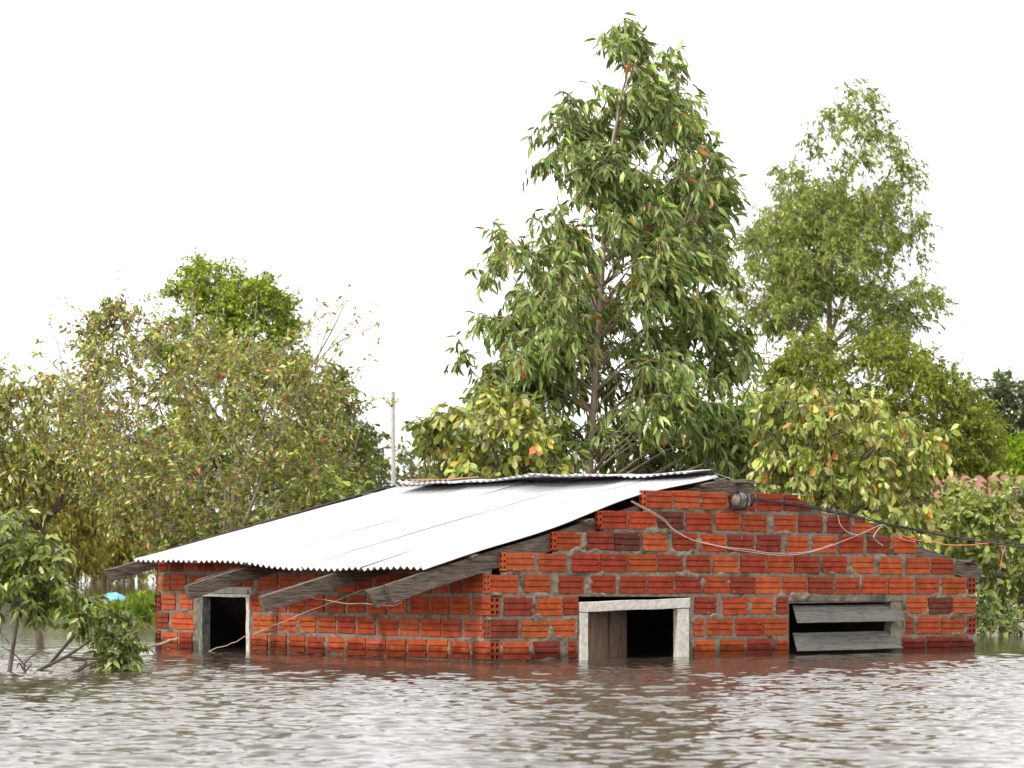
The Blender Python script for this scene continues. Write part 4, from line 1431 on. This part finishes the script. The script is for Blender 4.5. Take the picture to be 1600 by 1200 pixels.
# ------------------------------------------------------------------ foreground sapling at left
def branch_plant(name, label, cat, Y, stems, r0, clumps, cl_r, n_tw, n_lf, lsize, lwid, tints, seed, singles, bark='bark', droop=.5, tpl=LEAF8, key='euc'):
    r = np.random.default_rng(seed)
    S = [np.array([at(p[0], p[1], Y + (p[2] if len(p) > 2 else 0)) for p in s]) for s in stems]
    base = S[0][0].copy()
    root = thing(name, label, cat, base)
    first = None
    allp = []
    for i, s in enumerate(S):
        L = smooth_line(s, 18)
        allp.append(L)
        rr_ = r0 * (1 if i == 0 else stems[i][0][3] if len(stems[i][0]) > 3 else .6)
        v, f = tubes(L[None], np.linspace(rr_, rr_ * .3, 18)[None], 7)
        obj('stem' if i == 0 else 'branch', np_mesh('stem', v - base, f, M[bark], True), root)
    allp = np.concatenate(allp)
    C = np.array([at(c[0], c[1], Y + (c[2] if len(c) > 2 else 0)) for c in clumps])
    C += r.normal(0, .03, C.shape)
    P = np.zeros((len(C), 5, 3))
    for i, c in enumerate(C):
        d = np.linalg.norm(allp - c, axis=1) + .3 * np.maximum(0, allp[:, 2] - c[2])
        a = allp[int(np.argmin(d))]
        t = np.linspace(0, 1, 5)[:, None]
        P[i] = a * (1 - t) + c * t
        P[i, :, 2] += .03 * np.sin(t[:, 0] * 3.14)
    TD = nrm(r.normal(0, .8, (len(C), n_tw, 3)) + np.array([0, 0, .15]))
    tt = np.linspace(0, 1, 4)
    TL = cl_r * r.uniform(.6, 1.2, (len(C), n_tw))
    TP = (C[:, None, None, :] + TD[:, :, None, :] * TL[:, :, None, None] * tt[None, None, :, None])
    TP[..., 2] -= .3 * TL[:, :, None] * tt ** 2
    TP = TP.reshape(-1, 4, 3)
    v, f = join([tubes(P, np.linspace(.006, .003, 5)[None].repeat(len(C), 0), 4), tubes(TP, np.linspace(.0028, .0016, 4)[None].repeat(len(TP), 0), 3)])
    obj('twigs', np_mesh('twigs', v - base, f, M[bark], True), root)
    nt = len(TP)
    ti = np.repeat(np.arange(nt), n_lf)
    N = len(ti)
    u = np.tile(np.linspace(.25, 1.0, n_lf), nt) + r.normal(0, .03, N)
    k = np.clip((u * 3).astype(int), 0, 2)
    fr = (u * 3 - k)[:, None]
    pos = TP[ti, k] * (1 - fr) + TP[ti, k + 1] * fr
    td = nrm(TP[ti, 3] - TP[ti, 0])
    side = nrm(np.cross(td, np.array([.1, .2, 1.0])))
    sg = np.where(np.arange(N) % 2, 1, -1)[:, None]
    dirs = nrm(td * .5 + side * sg * .8 + r.normal(0, .25, (N, 3)) + np.array([0, 0, -droop]))
    size = lsize * r.uniform(.65, 1.15, N)
    wid = lwid * r.uniform(.8, 1.2, N)
    cols = np.clip(pick_tints(tints, N, r) * 1.45, .004, .8)
    ok = pos[:, 2] > .01
    cand = np.where(ok)[0]
    sel = r.choice(cand, min(singles, len(cand)), replace=False)
    me = leaf_single(tpl, key)
    s_, n_ = leaf_frames(dirs[sel], r, .7)
    for q, i in enumerate(sel):
        a, b, c, p = dirs[i] * size[i], s_[q] * size[i] * wid[i], n_[q] * size[i], pos[i] - base
        o = bpy.data.objects.new('leaf', me)
        o.matrix_basis = Matrix(((a[0], b[0], c[0], p[0]), (a[1], b[1], c[1], p[1]), (a[2], b[2], c[2], p[2]), (0, 0, 0, 1)))
        o.color = (*cols[i], 1)
        o.parent = root
        COL.objects.link(o)
    rest = np.setdiff1d(cand, sel)
    if len(rest):
        cr = obj('crown', leaf_mesh('crown', pos[rest], dirs[rest], size[rest], wid[rest], cols[rest], tpl, r, M['leaf'], base, .7), root)
        cr['kind'] = 'stuff'
    return root


SAP = [((.10, .135, .034), 3), ((.16, .205, .05), 3), ((.06, .085, .024), 2), ((.25, .29, .11), 1.5), ((.33, .36, .17), .7)]
r = random.Random(5)
cl = []
for _ in range(60):
    px = r.uniform(-40, 85) if r.random() < .84 else r.uniform(80, 150)
    top = 775 + max(0, px - 5) * 1.15
    py = r.uniform(top, 962 if px < 80 else 958)
    cl.append((px, py, r.uniform(-.35, .35)))
branch_plant('flooded_sapling', 'green leafy sapling standing in the water at the left edge', 'sapling', 20.6,
             [[(14, 1055), (22, 1000), (28, 960), (30, 880), (45, 800)], [(28, 960, 0, .8), (60, 900), (100, 870)], [(-60, 945, .1, .6), (20, 940), (60, 930), (90, 905), (110, 880)], [(30, 880, 0, .6), (0, 830), (-20, 790)]],
             .017, cl, .17, 5, 8, .088, .36, SAP, 61, 300)
cl = [(150, 985), (165, 1000), (175, 1015), (160, 1030, -.05), (185, 1035), (195, 1045), (172, 1045), (190, 1005), (205, 1000), (200, 985), (150, 1010), (178, 975), (150, 960), (130, 975), (195, 1025), (165, 1050), (120, 965), (160, 940), (205, 965)]
branch_plant('drooping_branch', 'half-sunk leaning branch with a drooping leafy end left of the house', 'branch', 20.7,
             [[(46, 1056), (75, 1040), (105, 1025), (135, 1005), (150, 992), (163, 965)], [(80, 1035, .05, .9), (110, 1000), (130, 975), (145, 950)], [(105, 1026, -.05, .6), (140, 1030), (180, 1025), (215, 1012)]],
             .014, cl, .13, 5, 7, .078, .42, SAP, 63, 260)
wire('fallen_stick', [at(200, 1020, 21.6), at(225, 1012, 21.8), at(252, 1006, 22.0), at(277, 998, 22.2)], .010, M['bark_white'], 'thick pale bare stick poking over the water at the house corner', 'stick', 20, 6, wob=.003)
dk = thing('dead_twig', 'dark leafless forked twig sticking out of the water at left', 'twig', at(36, 1058, 20.4))
for i, s in enumerate(([(36, 1058), (38, 1040), (20, 1020), (2, 1010)], [(37, 1045), (42, 1032), (60, 1018)], [(38, 1048), (30, 1036), (26, 1045)], [(37, 1052), (46, 1042), (50, 1036)])):
    L = smooth_line([at(a, b, 20.4) for a, b in s], 10) - np.array(dk.location)
    v, f = tubes(L[None], np.linspace(.007, .003, 10)[None], 5)
    obj('branch', np_mesh('branch', v, f, M['bark_dark'], True), dk)
lg = thing('dead_twig', 'dark wet stick lying on the water under the drooping branch', 'twig', at(112, 1052, 20.5))
for i, s in enumerate(([(108, 1053), (122, 1048), (140, 1038), (160, 1030)], [(122, 1048), (135, 1034), (112, 1031)])):
    L = smooth_line([at(a, b, 20.5) for a, b in s], 10) - np.array(lg.location)
    v, f = tubes(L[None], np.linspace(.013, .006, 10)[None], 5)
    obj('branch', np_mesh('branch', v, f, M['bark_dark'], True), lg)


# ------------------------------------------------------------------ floating plants, blue plastic
def floating(name, label, boxes, n, seed, lsize, tints):
    r = np.random.default_rng(seed)
    P, S = [], []
    for (pxa, pxb, Ya, Yb, hgt, wgt) in boxes:
        k = int(n * wgt)
        Y = r.uniform(Ya, Yb, k)
        px = r.uniform(pxa, pxb, k) + 6 * np.sin(Y * 1.7)
        X = (px - 800) / F * Y
        hz = hgt * (.35 + .9 * fbm(X * 1.8, Y * .8, 0, seed, 3))
        P.append(np.stack([X, Y, r.random(k) ** 1.3 * hz], -1))
    P = np.concatenate(P)
    N = len(P)
    dirs = nrm(r.normal(0, .55, (N, 3)) + np.array([0, 0, .55]))
    base = P.mean(0)
    base[2] = 0
    me = leaf_mesh(name, P, dirs, lsize * r.uniform(.6, 1.3, N), np.full(N, .45), np.clip(pick_tints(tints, N, r), .004, .8), LEAF2, r, M['leaf_soft'], base, .4)
    o = obj(name, me, None, tuple(base))
    return tag(o, label, 'plants', None, 'stuff')


FT = [((.15, .23, .045), 3), ((.22, .30, .07), 3), ((.09, .13, .03), 2), ((.30, .33, .14), .8)]
floating('floating_plants', 'bright green water plants floating left of the house', [(120, 262, 37.2, 44, .10, .55), (205, 262, 37.5, 46, .26, .3), (60, 140, 40, 45, .06, .15)], 4600, 81, .13, FT)
floating('floating_plants', 'strip of green water plants floating far off right of the house', [(1530, 1690, 58, 80, .35, 1)], 3000, 83, .22, FT)
# crumpled blue plastic
n = 22
u = np.linspace(-1, 1, n)
U_, V_ = np.meshgrid(u, u)
R_ = np.sqrt(U_ ** 2 + V_ ** 2)
Zb = np.clip(1 - R_ ** 2.2, 0, 1) ** .6 * (.55 + .75 * fbm(U_ * 2.2 + 4, V_ * 2.2, 0, 5, 4))
bp_ = at(178, 942, 49)
V = np.stack([U_ * .24 * (1 + .2 * np.sin(V_ * 3)), V_ * .2, Zb * .21 - .02], -1).reshape(-1, 3)
idx = np.arange(n * n).reshape(n, n)
Q = np.stack([idx[:-1, :-1], idx[:-1, 1:], idx[1:, 1:], idx[1:, :-1]], -1).reshape(-1, 4)
o = obj('plastic_sheet', np_mesh('plastic_sheet', V, Q, M['blue'], True), None, (bp_[0], bp_[1], .02))
tag(o, 'crumpled light blue plastic lying among the floating plants', 'plastic')

# ------------------------------------------------------------------ utility pole and line wires
pb = at(616, 921, 74)
pb[2] = -1.0
po = thing('utility_pole', 'slender pale utility pole behind the far end of the roof', 'pole', pb)
hp = at(614, 612, 74)[2] + 1.0
L = np.stack([np.linspace(0, -.03, 14), np.zeros(14), np.linspace(0, hp, 14)], -1)
v, f = tubes(L[None], np.linspace(.072, .050, 14)[None], 8)
obj('shaft', np_mesh('shaft', v, f, M['pole'], True), po)
v, f = tubes(np.array([[[-.03, 0, hp - .02], [-.03, 0, hp], [-.03, 0, hp + .003]]]), np.array([[.062, .062, .004]]), 8)
obj('cap', np_mesh('cap', v, f, M['pole'], True), po)
v, f = tubes(np.array([[[-.10, -.03, hp - .35], [-.02, -.03, hp - .33]]]), np.full((1, 2), .03), 6)
obj('bracket', np_mesh('bracket', v, f, M['dark_rubber'], True), po)
top = np.array(po.location) + np.array([-.10, -.03, hp - .35])
wire('line_wire', [top, at(560, 628, 66), at(480, 640, 58), at(400, 636, 52)], .006, M['pole'], 'thin service wire running left from the utility pole', 'wire', 30, 4)
wire('line_wire', [at(-100, 580, 74.5), at(300, 586, 74.5), at(614, 589, 74.5), at(800, 588, 74.5)], .004, M['pole'], 'faint upper overhead wire crossing the sky at the pole', 'wire', 30, 4)
wire('line_wire', [at(616, 620, 74.4), at(700, 621, 76), at(800, 619, 78)], .004, M['pole'], 'faint lower overhead wire going right from the pole', 'wire', 30, 4)

# ------------------------------------------------------------------ neighbour with a clay tile roof
na = at(1428, 800, 40)
nb_ = thing('tiled_house', 'neighbouring house with red clay tile roof behind the flooded shrub', 'house', (na[0], 40, 0))
ez, rz_ = at(0, 818, 40)[2], at(0, 750, 42.2)[2]
V = [(0.1, .3, -1), (4.2, .3, -1), (4.2, 4.2, -1), (.1, 4.2, -1), (.1, .3, ez), (4.2, .3, ez), (4.2, 4.2, ez), (.1, 4.2, ez)]
obj('wall', py_mesh('wall', V, [(0, 1, 5, 4), (1, 2, 6, 5), (2, 3, 7, 6), (3, 0, 4, 7)], M['plaster']), nb_)
slope = (rz_ - ez) / 2.2
V = [(0.4 * t, t * 2.2, ez + slope * 2.2 * t - .03) for t in (0, 1)] + [(4.6, 2.2, ez + slope * 2.2 - .03), (4.6, 0, ez - .03), (0, 4.4, ez - .03), (4.6, 4.4, ez - .03)]
rf = obj('roof', py_mesh('roof', V, [(0, 3, 2, 1), (1, 2, 5, 4)], M['tile']), nb_)
tv, tf = [], []
for i in range(2):
    for j in range(7):
        a = math.pi * j / 6
        wdt = .085 if i == 0 else .070
        tv.append((-math.cos(a) * wdt, .40 * i, math.sin(a) * .055 + (0.012 if i == 0 else 0)))
for j in range(6):
    tf.append((j, j + 1, j + 8, j + 7))
tm = py_mesh('roof_tile', tv, tf, M['tile'], True)
rt = random.Random(4)
sl = math.atan(slope)
for i in range(7):
    for j in range(20):
        t = i * .33
        yy = t * math.cos(sl)
        xx = .1 + .4 * yy / 2.2 + j * .19
        o = obj('roof_tile', tm, rf, (xx + rt.uniform(-.01, .01), yy - .05, ez + slope * yy - .01 + rt.uniform(-.006, .008)), (sl + rt.uniform(-.02, .02), rt.uniform(-.04, .04), rt.uniform(-.03, .03)))

# small drifting debris by the doorway
for i, (a, b, y_) in enumerate(((303, 1029, 'brown'), (262, 1024, 'pale'))):
    p = lw(a, b, -.35 - .1 * i)
    v = LEAF8[0] * np.array([.16, .05, .03])
    o = obj('floating_leaf', np_mesh('floating_leaf', v, LEAF8[1], M['pale_wire'] if i else M['bark'], True), None, (p[0], p[1], .015), (0, 0, .4 + i))
    tag(o, ('curled brown leaf floating in front of the dark doorway', 'pale floating leaf left of the doorway near the house corner')[i], 'leaf')
